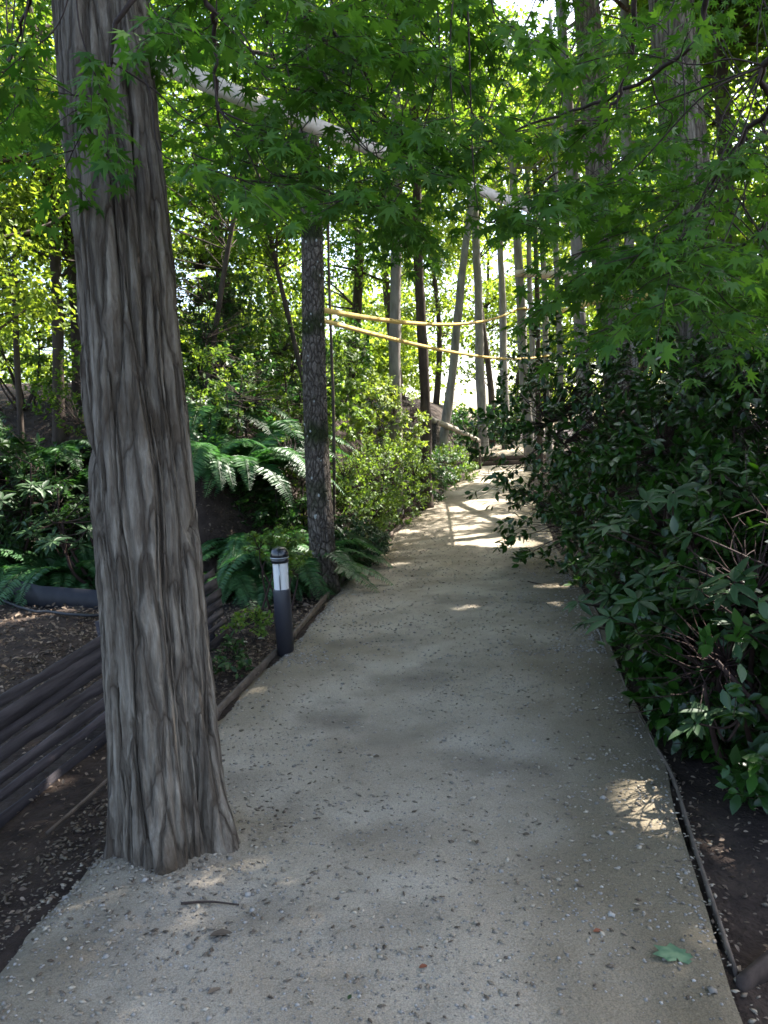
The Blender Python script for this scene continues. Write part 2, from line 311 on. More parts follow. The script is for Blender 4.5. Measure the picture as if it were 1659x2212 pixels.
FP = [(500, 900, 8.3, 0, 1.25, "large sword fern in sun flecks just right of the large trunk"), (590, 940, 8.0, 1, 1.2, "sword fern arching towards the left side of the mossy tree"),
      (470, 1040, 7.7, 2, 1.2, "lower sword fern with long fronds beside the large trunk's right edge"), (650, 870, 9.0, 1, 1.1, "sword fern on the bank tucked behind the mossy tree"),
      (560, 800, 9.6, 0, 1.2, "highest sword fern on the bank between the large trunk and the mossy tree"), (600, 1060, 7.7, 2, 1.0, "small fern at the foot of the bank left of the mossy tree"),
      (530, 980, 7.9, 1, 1.15, "middle fern on the bank face, below the sun flecked one"), (450, 820, 9.2, 0, 1.2, "fern on the bank top touching the right outline of the large trunk"),
      (110, 900, 8.3, 0, 1.3, "large sword fern on the left bank with one frond reaching the large trunk"), (20, 830, 8.8, 1, 1.25, "sword fern at the left edge below the saplings"),
      (170, 800, 9.4, 1, 1.1, "fern half hidden behind the left side of the large trunk"), (160, 990, 8.1, 2, 1.15, "fern below the large left fern, close to the large trunk"),
      (540, 860, 8.9, 1, 1.25, "broad fern on the bank crest behind the sun flecked fern"), (620, 990, 7.9, 0, 1.1, "fern whose fronds cross the mossy tree at mid height"),
      (440, 960, 8.1, 1, 1.2, "fern squeezed against the right side of the large trunk"), (690, 950, 8.6, 2, 1.1, "small fern directly behind the mossy tree trunk"),
      (448, 1000, 7.60, 1, 1.1, "fern on the steep bank face, fronds passing behind the large trunk's right edge"), (508, 1020, 7.72, 2, 1.15, "fern in the middle of the steep bank face above the slatted fence end"),
      (572, 1000, 8.15, 0, 1.0, "fern on the bank face directly above the bollard light"), (535, 960, 7.98, 1, 1.05, "fern hanging from the upper part of the bank face above the fence end"),
      (630, 1000, 8.5, 2, 1.1, "fern on the bank face between the bollard light and the mossy tree"),
      (70, 760, 9.8, 0, 1.3, "fern on the crest of the left bank under the dark sapling"), (150, 880, 8.9, 1, 1.2, "fern in the middle of the left bank"),
      (50, 980, 8.2, 2, 1.1, "fern low on the left bank face beneath the one at the left edge")]
for u, v, d, _, sc_, _l in FP:
    q = P(u, v, d); q[2] = gz(q[0], q[1])
    for _k in range(3 if u > 300 else 1):
        o_ = rng.normal(size=3) * .3; HOLES.append((q + np.array([o_[0], o_[1], .55 * sc_]), rng.uniform(.16, .30)))
for _t, _rr in ((.05, .05), (.085, .09), (.11, .05), (.35, .09), (.40, .09)): HOLES.append((P(345, 128, 2.95) * (1 - _t) + P(1290, 500, 8.6) * _t, _rr))
def lit(pos):
    keep = np.ones(len(pos), bool)
    for q, r in HOLES:
        e = pos - q; t = e @ S
        dd = np.einsum('ij,ij->i', e, e) - t * t
        keep &= ~((t > .45) & (dd < (r * 1.25) ** 2))
    return keep

# ------------------------------------------------------------------ ground and path
def axis(segs):
    a = [np.arange(p, q, s) for p, q, s in segs]; return np.unique(np.concatenate(a).round(4))
gx = axis([(-400, -60, 60), (-60, -16, 5), (-16, -6, .7), (-6, 7, .13), (7, 20, .7), (20, 60, 5), (60, 401, 60)])
gy = axis([(-300, -20, 40), (-20, -2, 2), (-2, 14, .13), (14, 34, .3), (34, 60, 2), (60, 120, 10), (120, 601, 60)])
X, Y = np.meshgrid(gx, gy)
Z = ground(X, Y); inside = (X > xL(Y) + .03) & (X < xR(Y) - .03) & (Y < 34)
Z = np.where(inside, Z - .035, Z)
def gridfaces(ny, nx):
    i = np.arange(ny - 1)[:, None] * nx + np.arange(nx - 1)[None]
    return np.stack([i, i + 1, i + nx + 1, i + nx], -1).reshape(-1, 4)
g = Geo(); g.add(np.stack([X, Y, Z], -1).reshape(-1, 3), gridfaces(len(gy), len(gx)))
tag(g.build("ground", M_soil, smooth=True), kind="structure")
py = np.concatenate([np.arange(-2.5, 8, .045), np.arange(8, 16, .1), np.arange(16, 25.0, .2)]); pt = np.linspace(0, 1, 72)
PY, PT = np.meshgrid(py, pt, indexing='ij')
wob = .03 * vnoise(np.stack([PY.ravel() * 1.7, PT.ravel() * 0, 0 * PY.ravel()], 1), 9).reshape(PY.shape)
PX = xL(PY) * (1 - PT) + xR(PY) * PT + wob * (1 - 2 * PT)
T1B = P(371, 1815, 2.86)
def pathsurf(x, y):
    sh = np.shape(x); x = np.ravel(np.asarray(x, float)); y = np.ravel(np.asarray(y, float)); o = 0 * x
    z = zpath(y) + .012 + .014 * vnoise(np.stack([x * 1.3, y * 1.3, o], 1), 2) + .008 * vnoise(np.stack([x * 6, y * 6, o], 1), 3) + .004 * vnoise(np.stack([x * 19, y * 19, o], 1), 4)
    dt = np.hypot(x - T1B[0], y - T1B[1])
    z += .035 * np.exp(-np.maximum(dt - .2, 0) / .09) * (1 + .5 * vnoise(np.stack([x * 9, y * 9, o], 1), 8))
    t = (x - xL(y)) / (xR(y) - xL(y))
    return (z - .012 * ss(.96, 1, t) - .045 * ss(.05, 0, t)).reshape(sh)
pz = pathsurf(PX, PY)
def pzf(x, y): return float(zpath(y)) + .014
en = (vnoise(np.stack([PX.ravel() * 2.3, PY.ravel() * 1.2, 0 * PX.ravel()], 1), 51) + .6 * vnoise(np.stack([PX.ravel() * 7, PY.ravel() * 5, 0 * PX.ravel()], 1), 52)).reshape(PX.shape)
edge = np.clip(ss(.30, .02, PT) * .55 + ss(.60, .97, PT) * .95 + .28 * en - .10, 0, .85)
g = Geo(); g.add(np.stack([PX, PY, pz], -1).reshape(-1, 3), gridfaces(len(py), len(pt)), edge.ravel())
tag(g.build("path", M_path, smooth=True), kind="structure")
n, l = M_path.node_tree.nodes, M_path.node_tree.links; pb = [q for q in n if q.type == 'BSDF_PRINCIPLED'][0]
at = n.new("ShaderNodeAttribute"); at.attribute_name = "tint"; mx = n.new("ShaderNodeMixRGB"); mx.inputs[2].default_value = (.115, .094, .062, 1)
l.new(at.outputs["Fac"], mx.inputs[0]); l.new(pb.inputs["Base Color"].links[0].from_socket, mx.inputs[1]); tcx = n.new("ShaderNodeTexCoord"); gn = n.new("ShaderNodeTexNoise"); gn.inputs["Scale"].default_value = 230; gn.inputs["Detail"].default_value = 3
l.new(tcx.outputs["Object"], gn.inputs["Vector"]); gr = ramp(n, [(.36, (.78, .76, .73)), (.5, (1, 1, 1)), (.64, (1.22, 1.21, 1.18))]); l.new(gn.outputs["Fac"], gr.inputs[0])
m2 = n.new("ShaderNodeMixRGB"); m2.blend_type = 'MULTIPLY'; m2.inputs[0].default_value = 1; l.new(mx.outputs[0], m2.inputs[1]); l.new(gr.outputs[0], m2.inputs[2])
l.new(m2.outputs[0], pb.inputs["Base Color"])
# upper path beyond the step
py = np.arange(25.3, 40, .4); pt = np.linspace(0, 1, 10); PY, PT = np.meshgrid(py, pt, indexing='ij'); PX = xL(PY) * (1 - PT) + xR(PY) * PT
g = Geo(); g.add(np.stack([PX, PY, zpath(PY) + .012], -1).reshape(-1, 3), gridfaces(len(py), len(pt)))
tag(g.build("upper_path", M_path, smooth=True), kind="structure")

# ------------------------------------------------------------------ trunks and crowns
def bark_trunk(axis_pts, rad, z0, z1, k, zs, depth, nth, nz, seed, lobes=0):
    """ridged trunk surface: axis_pts(z) -> xy centre, rad(z) -> radius"""
    th = np.linspace(0, 2 * np.pi, nth, endpoint=False); z = np.linspace(z0, z1, nz)
    ZZ, TH = np.meshgrid(z, th, indexing='ij'); c = np.cos(TH).ravel(); s = np.sin(TH).ravel(); zz = ZZ.ravel()
    wx = .35 * vnoise(np.stack([c * 2, s * 2, zz * 2.2], 1), seed) ; wz = .5 * vnoise(np.stack([c * 3, s * 3, zz * 3], 1), seed + 1)
    a = np.arctan2(s, c) + wx * .35 / max(k / 5, 1)
    n1 = vnoise(np.stack([np.cos(a) * k, np.sin(a) * k, zz * zs + wz], 1), seed + 2)
    n2 = vnoise(np.stack([np.cos(a) * k * 2.3, np.sin(a) * k * 2.3, zz * zs * 2.4 + wz], 1), seed + 3)
    n3 = vnoise(np.stack([c * k * 5, s * k * 5, zz * 22], 1), seed + 4)
    h = -np.exp(-np.abs(n1) * 8.0) * .9 - np.exp(-np.abs(n2) * 6) * .35 + n3 * .12 + .25 * vnoise(np.stack([c * 1.5, s * 1.5, zz * 1.5], 1), seed + 5)
    r = rad(zz) + depth * h
    if lobes:
        r = r + (.045 * np.maximum(0, np.cos(TH.ravel() * lobes + 1.2 + wx))) * np.exp(-np.maximum(zz - z0 - .15, 0) / .16)
    ax = axis_pts(zz)
    return np.stack([ax[:, 0] + r * c, ax[:, 1] + r * s, zz], 1), np.concatenate([np.stack([i * nth + np.arange(nth), i * nth + (np.arange(nth) + 1) % nth, (i + 1) * nth + (np.arange(nth) + 1) % nth, (i + 1) * nth + np.arange(nth)], -1) for i in range(nz - 1)])

def leaf_cloud(center, radii, n, size, seed, clumps=None, flat=.45, gapk=0.0, shell=.5):
    """leaf positions and orientations in many small clumps through an ellipsoid"""
    r = np.random.default_rng(seed); center = np.asarray(center, float); radii = np.asarray(radii, float)
    C = clumps or max(8, int(n / 110))
    dirs = norm(r.normal(size=(C, 3))); rr = r.random(C) ** (1 / (3 - 2 * (1 - shell)) if shell < 1 else .2)
    cc = center + dirs * rr[:, None] * radii
    cs = radii.mean() * (.14 + .16 * r.random(C))
    w_ = cs ** 2; idx = r.choice(C, n, p=w_ / w_.sum())
    off = norm(r.normal(size=(n, 3))) * (r.random(n) ** .5)[:, None] * np.array([1, 1, flat])
    pos = cc[idx] + off * cs[idx, None]
    pos[:, 2] -= .25 * (off[:, 0] ** 2 + off[:, 1] ** 2) * cs[idx]
    d = norm(off * np.array([1, 1, .3]) + r.normal(size=(n, 3)) * .55 + np.array([0, 0, -.35]))
    nn = norm(r.normal(size=(n, 3)) * .55 + np.array([0, 0, 1.0]) + .25 * S)
    tint = np.clip(.5 + .28 * r.normal(size=n) + .25 * (r.random(C)[idx] - .5), 0, 1)
    return pos, d, nn, size * (.65 + .7 * r.random(n)), tint, cc
def leaves(geo, tpl, cl, carve=True, cond=None):
    pos, d, nn, sc, tint = cl[:5]
    k = lit(pos) if carve else np.ones(len(pos), bool)
    if cond is not None: k &= cond(pos)
    scatter(geo, tpl[0], tpl[1], pos[k], d[k], nn[k], sc[k], tint[k])

def view(pos):                                            # where a world point falls in the photograph's view
    q = pos - np.array([0, 0, EYE]); dd = q @ cF
    dd = np.where(dd > .1, dd, .1)
    return 829.5 + FPX * (q @ cR) / dd, 1106 - FPX * (q @ cU) / dd, dd
def branches(geo, start_pts, targets, r0, seed, sides=4):
    r = np.random.default_rng(seed)
    for t in targets:
        i = np.argmin(np.linalg.norm(start_pts - t + np.array([0, 0, 1.0]) * .5, axis=1)); a = start_pts[i]
        m = (a + t) / 2 + r.normal(size=3) * .12 * np.linalg.norm(t - a) + np.array([0, 0, .10 * np.linalg.norm(t - a)])
        tube(geo, curve([a, m, t], 7), np.linspace(r0, r0 * .25, 7), sides, False)

TREES = {}
def px_tree(key, name, label, ub, vb, ut, vt, depth, wpx, H, mat, crowns, leafmat=None, lsize=.11, detail=None, taper=.55, group="tree trunks lining the path", lichen=0, carve=True, sides=12):
    a = P(ub, vb, depth); b = P(ut, vt, depth)
    lean = (b - a)[:2] / (b - a)[2]
    gx0, gy0 = a[:2]; z0 = gz(gx0, gy0)
    for _ in range(4):
        gx0, gy0 = a[:2] + lean * (z0 - a[2]); z0 = gz(gx0, gy0)
    base = np.array([gx0, gy0, z0]); r0 = wpx / 2 / FPX * depth
    root = empty(name, base, label, "tree", group)
    lobes_ = bool(detail and detail[6]); wob_ = .004 if key == 'T1' else .02
    def ax(z): return np.stack([gx0 + lean[0] * (z - z0) + wob_ * np.sin(z * 1.3 + ub), gy0 + lean[1] * (z - z0) + wob_ * np.cos(z * 1.1 + ub)], -1)
    def rad(z): return r0 * (1 - (1 - taper) * np.clip((z - z0) / H, 0, 1)) + r0 * (.05 if lobes_ else .25) * np.exp(-np.maximum(z - z0, 0) / .18)
    g = Geo(); zs_ = np.linspace(z0 - .15, z0 + H, 26)
    if detail:
        k, zs, dep, nth, nz, ztop, lob = detail
        v, f = bark_trunk(ax, rad, z0 - .12, ztop, k, zs, dep, nth, nz, int(ub), lob); g.add(v, f)
        zz = np.linspace(ztop - .02, z0 + H, 14); tube(g, np.column_stack([ax(zz), zz]), rad(zz) - dep * .3, 16)
    else:
        n = 60; zz = np.linspace(z0 - .15, z0 + H, n)
        v0 = len(g.v); tube(g, np.column_stack([ax(zz), zz]), rad(zz), sides)
        g.v[-1] += (.13 * r0 * vnoise(g.v[-1] * np.array([4 / max(r0, .08) * .2, 4 / max(r0, .08) * .2, 3]), int(ub)))[:, None] * norm((g.v[-1] - np.repeat(np.column_stack([ax(zz), zz]), sides, 0)))
    g.build("trunk", mat, root, smooth=True, org=base)
    if lichen:
        g = Geo(); r = np.random.default_rng(int(ub) + 7)
        n = lichen; th = r.uniform(-2.9, -.2, n); zz = r.uniform(z0 + .4, z0 + 4.2, n); c = ax(zz)
        for i in range(n):
            rr = rad(zz[i]) + .004; s = r.uniform(.004, .013) * (1.6 if r.random() < .12 else 1)
            nrm = np.array([math.cos(th[i]), math.sin(th[i]), 0]); tan = np.array([-nrm[1], nrm[0], 0]); q = np.array([*c[i], zz[i]]) + nrm * rr
            aa = np.linspace(0, 2 * np.pi, 7, endpoint=False); rad_ = s * r.uniform(.6, 1.2, 7)
            ring = q - nrm * .006 + tan * (np.cos(aa) * rad_)[:, None] + np.array([0, 0, 1.0]) * (np.sin(aa) * rad_ * 1.3)[:, None]
            g.add(np.vstack([ring, [q + nrm * .003]]), [(j, (j + 1) % 7, 7) for j in range(7)])
        tag(g.build("lichen_spots", M_lichen, root, org=base), kind="stuff")
    trunk_pts = np.column_stack([ax(zs_), zs_])
    if crowns:
        gl = Geo(); gb = Geo()
        for ci, (dc, radii, n) in enumerate(crowns):
            c = np.array([gx0 + dc[0], gy0 + dc[1], dc[2]])
            cl = leaf_cloud(c, radii, n if depth < 9 or key in ('T16', 'T17') else int(n * .7), lsize, int(ub) * 7 + ci)
            leaves(gl, LEAF2, cl, carve)
            top = trunk_pts[trunk_pts[:, 2] > z0 + H * .3]
            branches(gb, top, cl[5][::max(1, len(cl[5]) // 26)], r0 * .22, int(ub) + ci)
        gl.build("crown", leafmat or M_broad, root, org=base)
        gb.build("branches", mat, root, org=base)
    TREES[key] = (ax, rad, base); return root

# the big furrowed trunk at the left
px_tree("T1", "large_tree", "large furrowed grey-brown tree trunk rising from the gravel nearest the camera", 371, 1815, 222, 0, 2.86, 240, 15, M_bark,
        [((.6, -.6, 9.8), (5.2, 5.0, 2.6), 30000)], lsize=.2, detail=(3.2, .42, .038, 460, 900, 4.2, 5), taper=.35, lichen=0)  # unseen crown, widened over the camera to shade path and trunk from the sky
px_tree("T2", "mossy_tree", "slender dark mossy tree flecked with pale lichen, just behind the bollard light", 700, 1265, 664, 330, 7.6, 58, 11, M_bark2,
        [((-.6, 1.2, 7.6), (2.2, 2.4, 2.2), 8000)], M_broad, .10, detail=(5, 3, .008, 80, 300, 6.0, 0), taper=.45, lichen=48)
px_tree("T3", "grey_tree", "straight grey tree trunk standing behind the lime green shrub", 855, 850, 856, 560, 14, 29, 11, M_bark3, [((-.5, .8, 8.2), (2.4, 2.4, 2.5), 9000)], M_broad, .11)
px_tree("T4", "dark_tree", "dark brown slim tree between the straight grey trunk and the leaning trunk", 916, 850, 904, 520, 14.5, 25, 11, M_bark4, [((.2, 1.5, 8.8), (2.3, 2.3, 2.4), 8000)], M_broad, .11)
px_tree("T5", "leaning_tree", "thin tree leaning to the right above the pale log handrail", 965, 900, 994, 640, 21, 21, 11, M_bark3, [((.5, .5, 11.0), (2.2, 2.2, 2.4), 8000)], M_broad_y, .13)
px_tree("T6", "slim_tree", "slim tree beside the handrail post at the left end of the timber step", 1043, 965, 1033, 650, 27, 22, 13, M_bark3, [((0, 1, 12.0), (2.6, 2.6, 2.8), 9000)], M_broad_y, .14)
px_tree("T7", "slim_tree", "short-looking thin tree standing alone behind the middle of the timber step", 1093, 962, 1087, 740, 30, 19, 13, M_bark3, [((0, 1, 13.0), (2.6, 2.6, 2.8), 8000)], M_broad_y, .14)
px_tree("T8", "tall_slim_tree", "tall grey slim tree right of the bright gap where a yellow strap is tied", 1138, 900, 1121, 590, 22, 24, 12, M_bark3, [((.3, 1, 10.5), (2.6, 2.6, 2.4), 9000)], M_broad_y, .12)
px_tree("T9", "slim_tree", "very thin brown tree immediately right of the tall grey slim tree", 1152, 880, 1146, 650, 26, 14, 12, M_bark3, [((.4, 1, 11.5), (2.4, 2.4, 2.4), 7000)], M_broad_y, .13)
px_tree("T10", "slim_tree", "darkest of the thin trees clustered right of the bright gap", 1164, 860, 1160, 650, 23, 13, 12, M_bark4, [((1.2, 1, 10.8), (2.4, 2.4, 2.4), 7000)], M_broad, .12)
px_tree("T11", "slim_tree", "thin brown tree in the cluster with the lower yellow strap tied round it", 1182, 860, 1176, 650, 24, 16, 12, M_bark3, [((1.4, 1, 11), (2.4, 2.4, 2.4), 7000)], M_broad_y, .12)
px_tree("T12", "slim_tree", "thin pale tree standing apart on the right of the slim tree cluster", 1210, 840, 1203, 560, 18, 15, 11, M_bark3, [((1.4, 1, 9), (2.3, 2.3, 2.3), 9000)], M_broad, .11)
px_tree("T13", "rough_tree", "rough grey tree half hidden just left of the thick trunk above the camellias", 1258, 760, 1246, 560, 12, 32, 12, M_bark3, [((1.5, 1.2, 8.5), (2.4, 2.6, 2.4), 14000)], M_broad, .11)
px_tree("T14", "thick_tree", "thick rough-barked tree rising behind the top of the camellia bushes", 1326, 720, 1263, 0, 8.6, 70, 14, M_bark, [((2.2, 2.4, 9.3), (3.0, 3.2, 2.8), 26000)], M_broad, .14, detail=(4.2, 1.8, .018, 110, 300, 6.6, 0), taper=.5)  # crown mostly out of view, offset sunward to keep sun off the path
px_tree("T15", "thick_tree", "widest of the trees at upper right, seen between maple boughs", 1500, 600, 1452, 0, 6.6, 106, 15, M_bark, [((3.0, 1.6, 9.6), (4.2, 5.4, 2.8), 50000)], M_broad, .15, detail=(4.4, 1.7, .02, 130, 300, 5.6, 0), taper=.6)  # unseen crown, spread sunward and thickened to block sun over the near path
px_tree("T16", "slim_tree", "reddish slim tree between the two thick trunks at upper right", 1362, 600, 1346, 0, 10.5, 25, 13, M_bark3, [((2.8, 1.5, 9.8), (2.8, 2.8, 2.5), 20000)], M_broad, .13)
px_tree("T17", "slim_tree", "slim tree half buried in leaves near the right edge, holding the tan band", 1590, 800, 1574, 500, 10.2, 38, 12, M_bark4, [((2.2, 1.0, 8.6), (2.8, 2.8, 2.8), 22000)], M_broad, .13)
# thin saplings on the left bank
px_tree("S1", "sapling", "thin bent sapling on the bank between the large trunk and the mossy tree", 640, 760, 604, 590, 11, 13, 7, M_bark4, [((-.4, .6, 5.2), (1.6, 1.6, 1.5), 6000)], M_broad, .09, group="saplings on the bank")
px_tree("S2", "sapling", "crooked dark sapling right beside the large trunk's right side", 452, 800, 486, 600, 10, 13, 6, M_bark4, [((-.2, .8, 5.0), (1.6, 1.6, 1.5), 6000)], M_broad, .09, group="saplings on the bank")
px_tree("S3", "sapling", "dark sapling at the far left edge above the ferns", 38, 700, 32, 480, 10, 14, 6.5, M_bark4, [((-.2, .4, 5.4), (1.7, 1.6, 1.6), 7000)], M_broad_y, .09, group="saplings on the bank")
px_tree("S4", "sapling", "brown mossy sapling close to the left side of the large trunk", 122, 700, 112, 480, 10.5, 26, 7, M_bark4, [((0, .8, 5.6), (1.8, 1.8, 1.6), 8000)], M_broad, .09, group="saplings on the bank")
px_tree("S5", "sapling", "spindly second stem touching the right side of the mossy tree", 716, 800, 714, 610, 9.2, 8, 6, M_bark4, [((.2, 1, 5.6), (1.3, 1.3, 1.2), 4500)], M_broad, .09, group="saplings on the bank")

# ------------------------------------------------------------------ leafy trees behind
def wood_tree(name, label, x, y, H, zc0, zc1, rad_, n, mat, ls, seed, group="leafy trees behind the trunks", bark=M_bark4, cond=None):
    z0 = gz(x, y); base = np.array([x, y, z0]); root = empty(name, base, label, "tree", group); r = np.random.default_rng(seed)
    g = gb = Geo(); zz = np.linspace(z0 - .2, z0 + H * .9, 12); ptsx = np.column_stack([x + .25 * np.sin(zz * .5 + seed), y + .25 * np.cos(zz * .45 + seed), zz])
    tube(g, ptsx, np.linspace(.16, .03, 12), 8)
    g = Geo()
    cl = leaf_cloud((x, y, z0 + (zc0 + zc1) / 2), (rad_, rad_, (zc1 - zc0) / 2), int(n * .95), ls * .95, seed, shell=.75)
    leaves(g, LEAF2, cl, True, lambda p: cond(p) & ((p[:, 2] < 4.5) | (r.random(len(p)) < .62)))
    branches(gb, ptsx[3:], cl[5][::max(1, len(cl[5]) // 30)], .035, seed)
    g.build("crown", mat, root, org=base); gb.build("trunk", bark, root, smooth=True, org=base)
def gap(pos):                                             # the clearing straight ahead stays open
    u, v, d = view(pos); n = vnoise(pos * .9, 77) * 60
    inside_ = (u > 985 + n) & (u < 1120 + n) & (v > 680 + n) & (v < 865)
    return ~(inside_ & (_h((pos[:, 0] * 90).astype(int), (pos[:, 1] * 90).astype(int), (pos[:, 2] * 90).astype(int), 3) < -.1))
WT = [  # x, y, H, crown bottom, crown top, radius, leaves, material, leaf size
    (-4.6, 11.5, 9, 1.2, 9, 2.3, 17000, M_broad, .10), (-7.2, 12.0, 10, 1.0, 10, 2.6, 17000, M_broad_y, .11), (-2.6, 14.5, 10, 1.6, 10, 2.4, 17000, M_broad, .11),
    (-5.6, 17, 12, 1.5, 12, 2.9, 17000, M_broad_y, .13), (-9.5, 17, 12, 1.5, 12, 3.0, 15000, M_broad_y, .13), (-.6, 19.5, 11, 2.0, 11, 2.6, 15000, M_broad, .13),
    (-3.2, 23, 14, 2.0, 14, 3.2, 15000, M_broad_y, .16), (-8, 25, 15, 2, 15, 3.6, 14000, M_broad_y, .18), (.6, 27, 14, 3, 14, 3.0, 13000, M_broad_y, .17),
    (-4.6, 8.6, 7.5, 2.4, 7.5, 1.8, 11000, M_broad_y, .085),
    (6.4, 15.5, 11, 1.5, 11, 2.5, 17000, M_broad, .12), (8.6, 12.5, 11, 1.0, 11, 2.8, 20000, M_broad, .12), (9.4, 18, 13, 1.5, 13, 3.0, 18000, M_broad_y, .14),
    (6.9, 21, 13, 2.5, 13, 2.5, 15000, M_broad_y, .15), (11.5, 24, 15, 2, 15, 3.6, 15000, M_broad_y, .18), (9.3, 29, 15, 4, 15, 3.2, 13000, M_broad_y, .19),
    (5.5, 40, 14, .4, 12, 3.0, 9000, M_broad_y, .24), (8.4, 47, 15, .4, 13, 3.6, 9000, M_broad_y, .27), (2.6, 36, 13, .6, 12, 2.6, 9000, M_broad_y, .22),
    (6.2, 9.6, 9.5, 1.2, 9.5, 2.0, 18000, M_broad, .11), (4.5, 33, 16, 7.5, 16, 3.4, 12000, M_broad_y, .2), (13, 16, 13, 1, 13, 3.3, 16000, M_broad_y, .15)]
for i, (x, y, H, a, b, rr, n, mt, ls) in enumerate(WT):
    side = "left bank behind the ferns" if x < -4 else ("middle of the wood left of the bright gap" if x < 2 else "wood right of the bright gap")
    wood_tree("woodland_tree", "leafy green woodland tree on the " + side if x < -4 else "leafy green woodland tree in the " + side, x, y, H, a, b, rr, n, mt, ls, 100 + i,
              group="woodland trees " + ("on the left bank" if x < -4 else ("left of the gap" if x < 2 else "right of the gap")), cond=gap)
# far wood as one mass
g = Geo(); r = np.random.default_rng(5)
for i in range(56):
    a = math.radians(r.uniform(-48, 48)); d = r.uniform(42, 70); x, y = d * math.sin(a), d * math.cos(a)
    h = r.uniform(10, 17)
    leaves(g, LEAF2, leaf_cloud((x, y, zpath(30) + h * .55), (4.2, 4.2, h * .55), 2600, .34, 900 + i), False, gap)
tag(g.build("distant_wood", M_broad_y), kind="stuff")

# ------------------------------------------------------------------ Japanese maples overhead
def nearest_on(paths, q):
    best = None
    for p in paths:
        e = np.linalg.norm(p - q, axis=1); i = int(np.argmin(e))
        if best is None or e[i] < best[0]: best = (e[i], p[i])
    return best[1]
def maple(label, base, crotch, limbs, region, n_sprays, seed, leaf=.068):
    r = np.random.default_rng(seed); z0 = gz(*base); b = np.array([*base, z0]); root = empty("japanese_maple", b, label, "tree", "maples overhanging the path")
    g = Geo(); mid = (b + crotch) / 2 + np.array([.08, -.05, 0])
    tube(g, curve([b - [0, 0, .1], mid, crotch], 14), np.linspace(.085, .055, 14), 10); g.build("trunk", M_twig, root, smooth=True, org=b)
    paths = []; g = Geo()
    for lm in limbs:
        pts = [crotch] + [P(*q) if len(q) == 3 and q[0] > 50 or isinstance(q, tuple) else np.array(q) for q in lm]
        c = curve(pts, 40); c[1:-1] += r.normal(size=(38, 3)) * .006; paths.append(c)
        tube(g, c, np.linspace(.014, .003, 40), 6)
    gl = Geo()
    for i in range(n_sprays):
        u, v, d = region(r); a = P(u, v, d)
        s0 = nearest_on(paths, a + np.array([0, 0, .15]))
        L = np.linalg.norm(a - s0)
        mid = (s0 + a) / 2 + r.normal(size=3) * .05 * L + np.array([0, 0, 0.04 * L])
        out = norm(a - s0 + np.array([0, 0, .1])); ang = r.uniform(-.8, .8)
        out = np.array([out[0] * math.cos(ang) - out[1] * math.sin(ang), out[0] * math.sin(ang) + out[1] * math.cos(ang), r.uniform(-.45, .1)]); out = norm(out)
        Ls = r.uniform(.28, .5); tip = a + out * Ls + np.array([0, 0, -.06])
        c = curve([s0, mid, a, a + out * Ls * .55, tip], 24); tube(g, c, np.linspace(.0036, .0011, 24), 4, False)
        side = norm(np.cross(out, [0, 0, 1.0]))
        twigs = [c[12:]]
        for k in range(4):
            o = c[13 + 2 * k]; sg = 1 if k % 2 else -1
            e = o + (out * .7 + side * sg * r.uniform(.6, 1.1)) * r.uniform(.12, .24) + np.array([0, 0, -.03])
            tw = curve([o, (o + e) / 2 + [0, 0, .015], e], 7); twigs.append(tw); tube(g, tw, np.linspace(.0022, .001, 7), 3, False)
        for tw in twigs:
            m = max(3, int(np.linalg.norm(tw[-1] - tw[0]) / .042)); idx = np.linspace(1, len(tw) - 1, m).astype(int)
            td = norm(np.gradient(tw, axis=0))
            for j in idx:
                sd = norm(np.cross(td[j], [0, 0, 1.0]))
                for sg in ((-1, 1) if j < len(tw) - 1 else (-1, 0, 1)):
                    dd = norm(td[j] * .7 + sd * sg * .9 + r.normal(size=3) * .25 + np.array([0, 0, -.3]))
                    nn = norm(np.array([0, 0, 1.0]) + r.normal(size=3) * .42)
                    pos = tw[j] + dd * .03
                    gl.v  # leaves gathered below
                    LV.append((pos, dd, nn, leaf * r.uniform(.55, 1.15) * .78, np.clip(.45 + .28 * r.normal(), 0, 1)))
    A = [np.array(x) for x in zip(*LV)]; LV.clear()
    k = lit(A[0]); scatter(gl, MAPLE[0], MAPLE[1], A[0][k], A[1][k], A[2][k], A[3][k], A[4][k])
    g.build("branches", M_twig, root, smooth=True, org=b); gl.build("foliage", M_maple, root, org=b)
LV = []
_low_u = [0, 130, 330, 420, 520, 640, 720, 800, 900, 1000, 1100, 1200, 1300, 1400, 1500, 1659, 1900]
_low_v = [330, 360, 380, 400, 430, 480, 540, 540, 540, 550, 535, 520, 530, 640, 700, 720, 740]
def reg_right(r):
    while True:
        u = r.uniform(760, 1800); lo = np.interp(u, _low_u, _low_v) - 40; v = lo - (lo + 160) * r.random() ** 1.25
        if r.random() < .22: u, v = r.uniform(1380, 1700), r.uniform(430, 660)
        if 885 < u < 1010 and abs(v - (375 + (u - 940) * .4)) < 70 and r.random() < .85: continue
        if 870 < u < 1260 and 40 < v < 420 and r.random() < .6: continue
        return u, v, r.uniform(2.3, 4.6)
def reg_left(r):
    while True:
        u = r.uniform(-60, 860); lo = np.interp(u, _low_u, _low_v) - 40; v = lo - (lo + 160) * r.random() ** 1.2
        if u < 330 and r.random() < .8: continue
        if 330 < u < 570 and abs(v - (140 + (u - 340) * .38)) < 80 and r.random() < .9: continue
        if 600 < u < 735 and 300 < v < 600 and r.random() < .75: continue
        return u, v, (r.uniform(2.0, 2.45) if 100 < u < 360 and r.random() < .7 else r.uniform(2.4, 4.4))
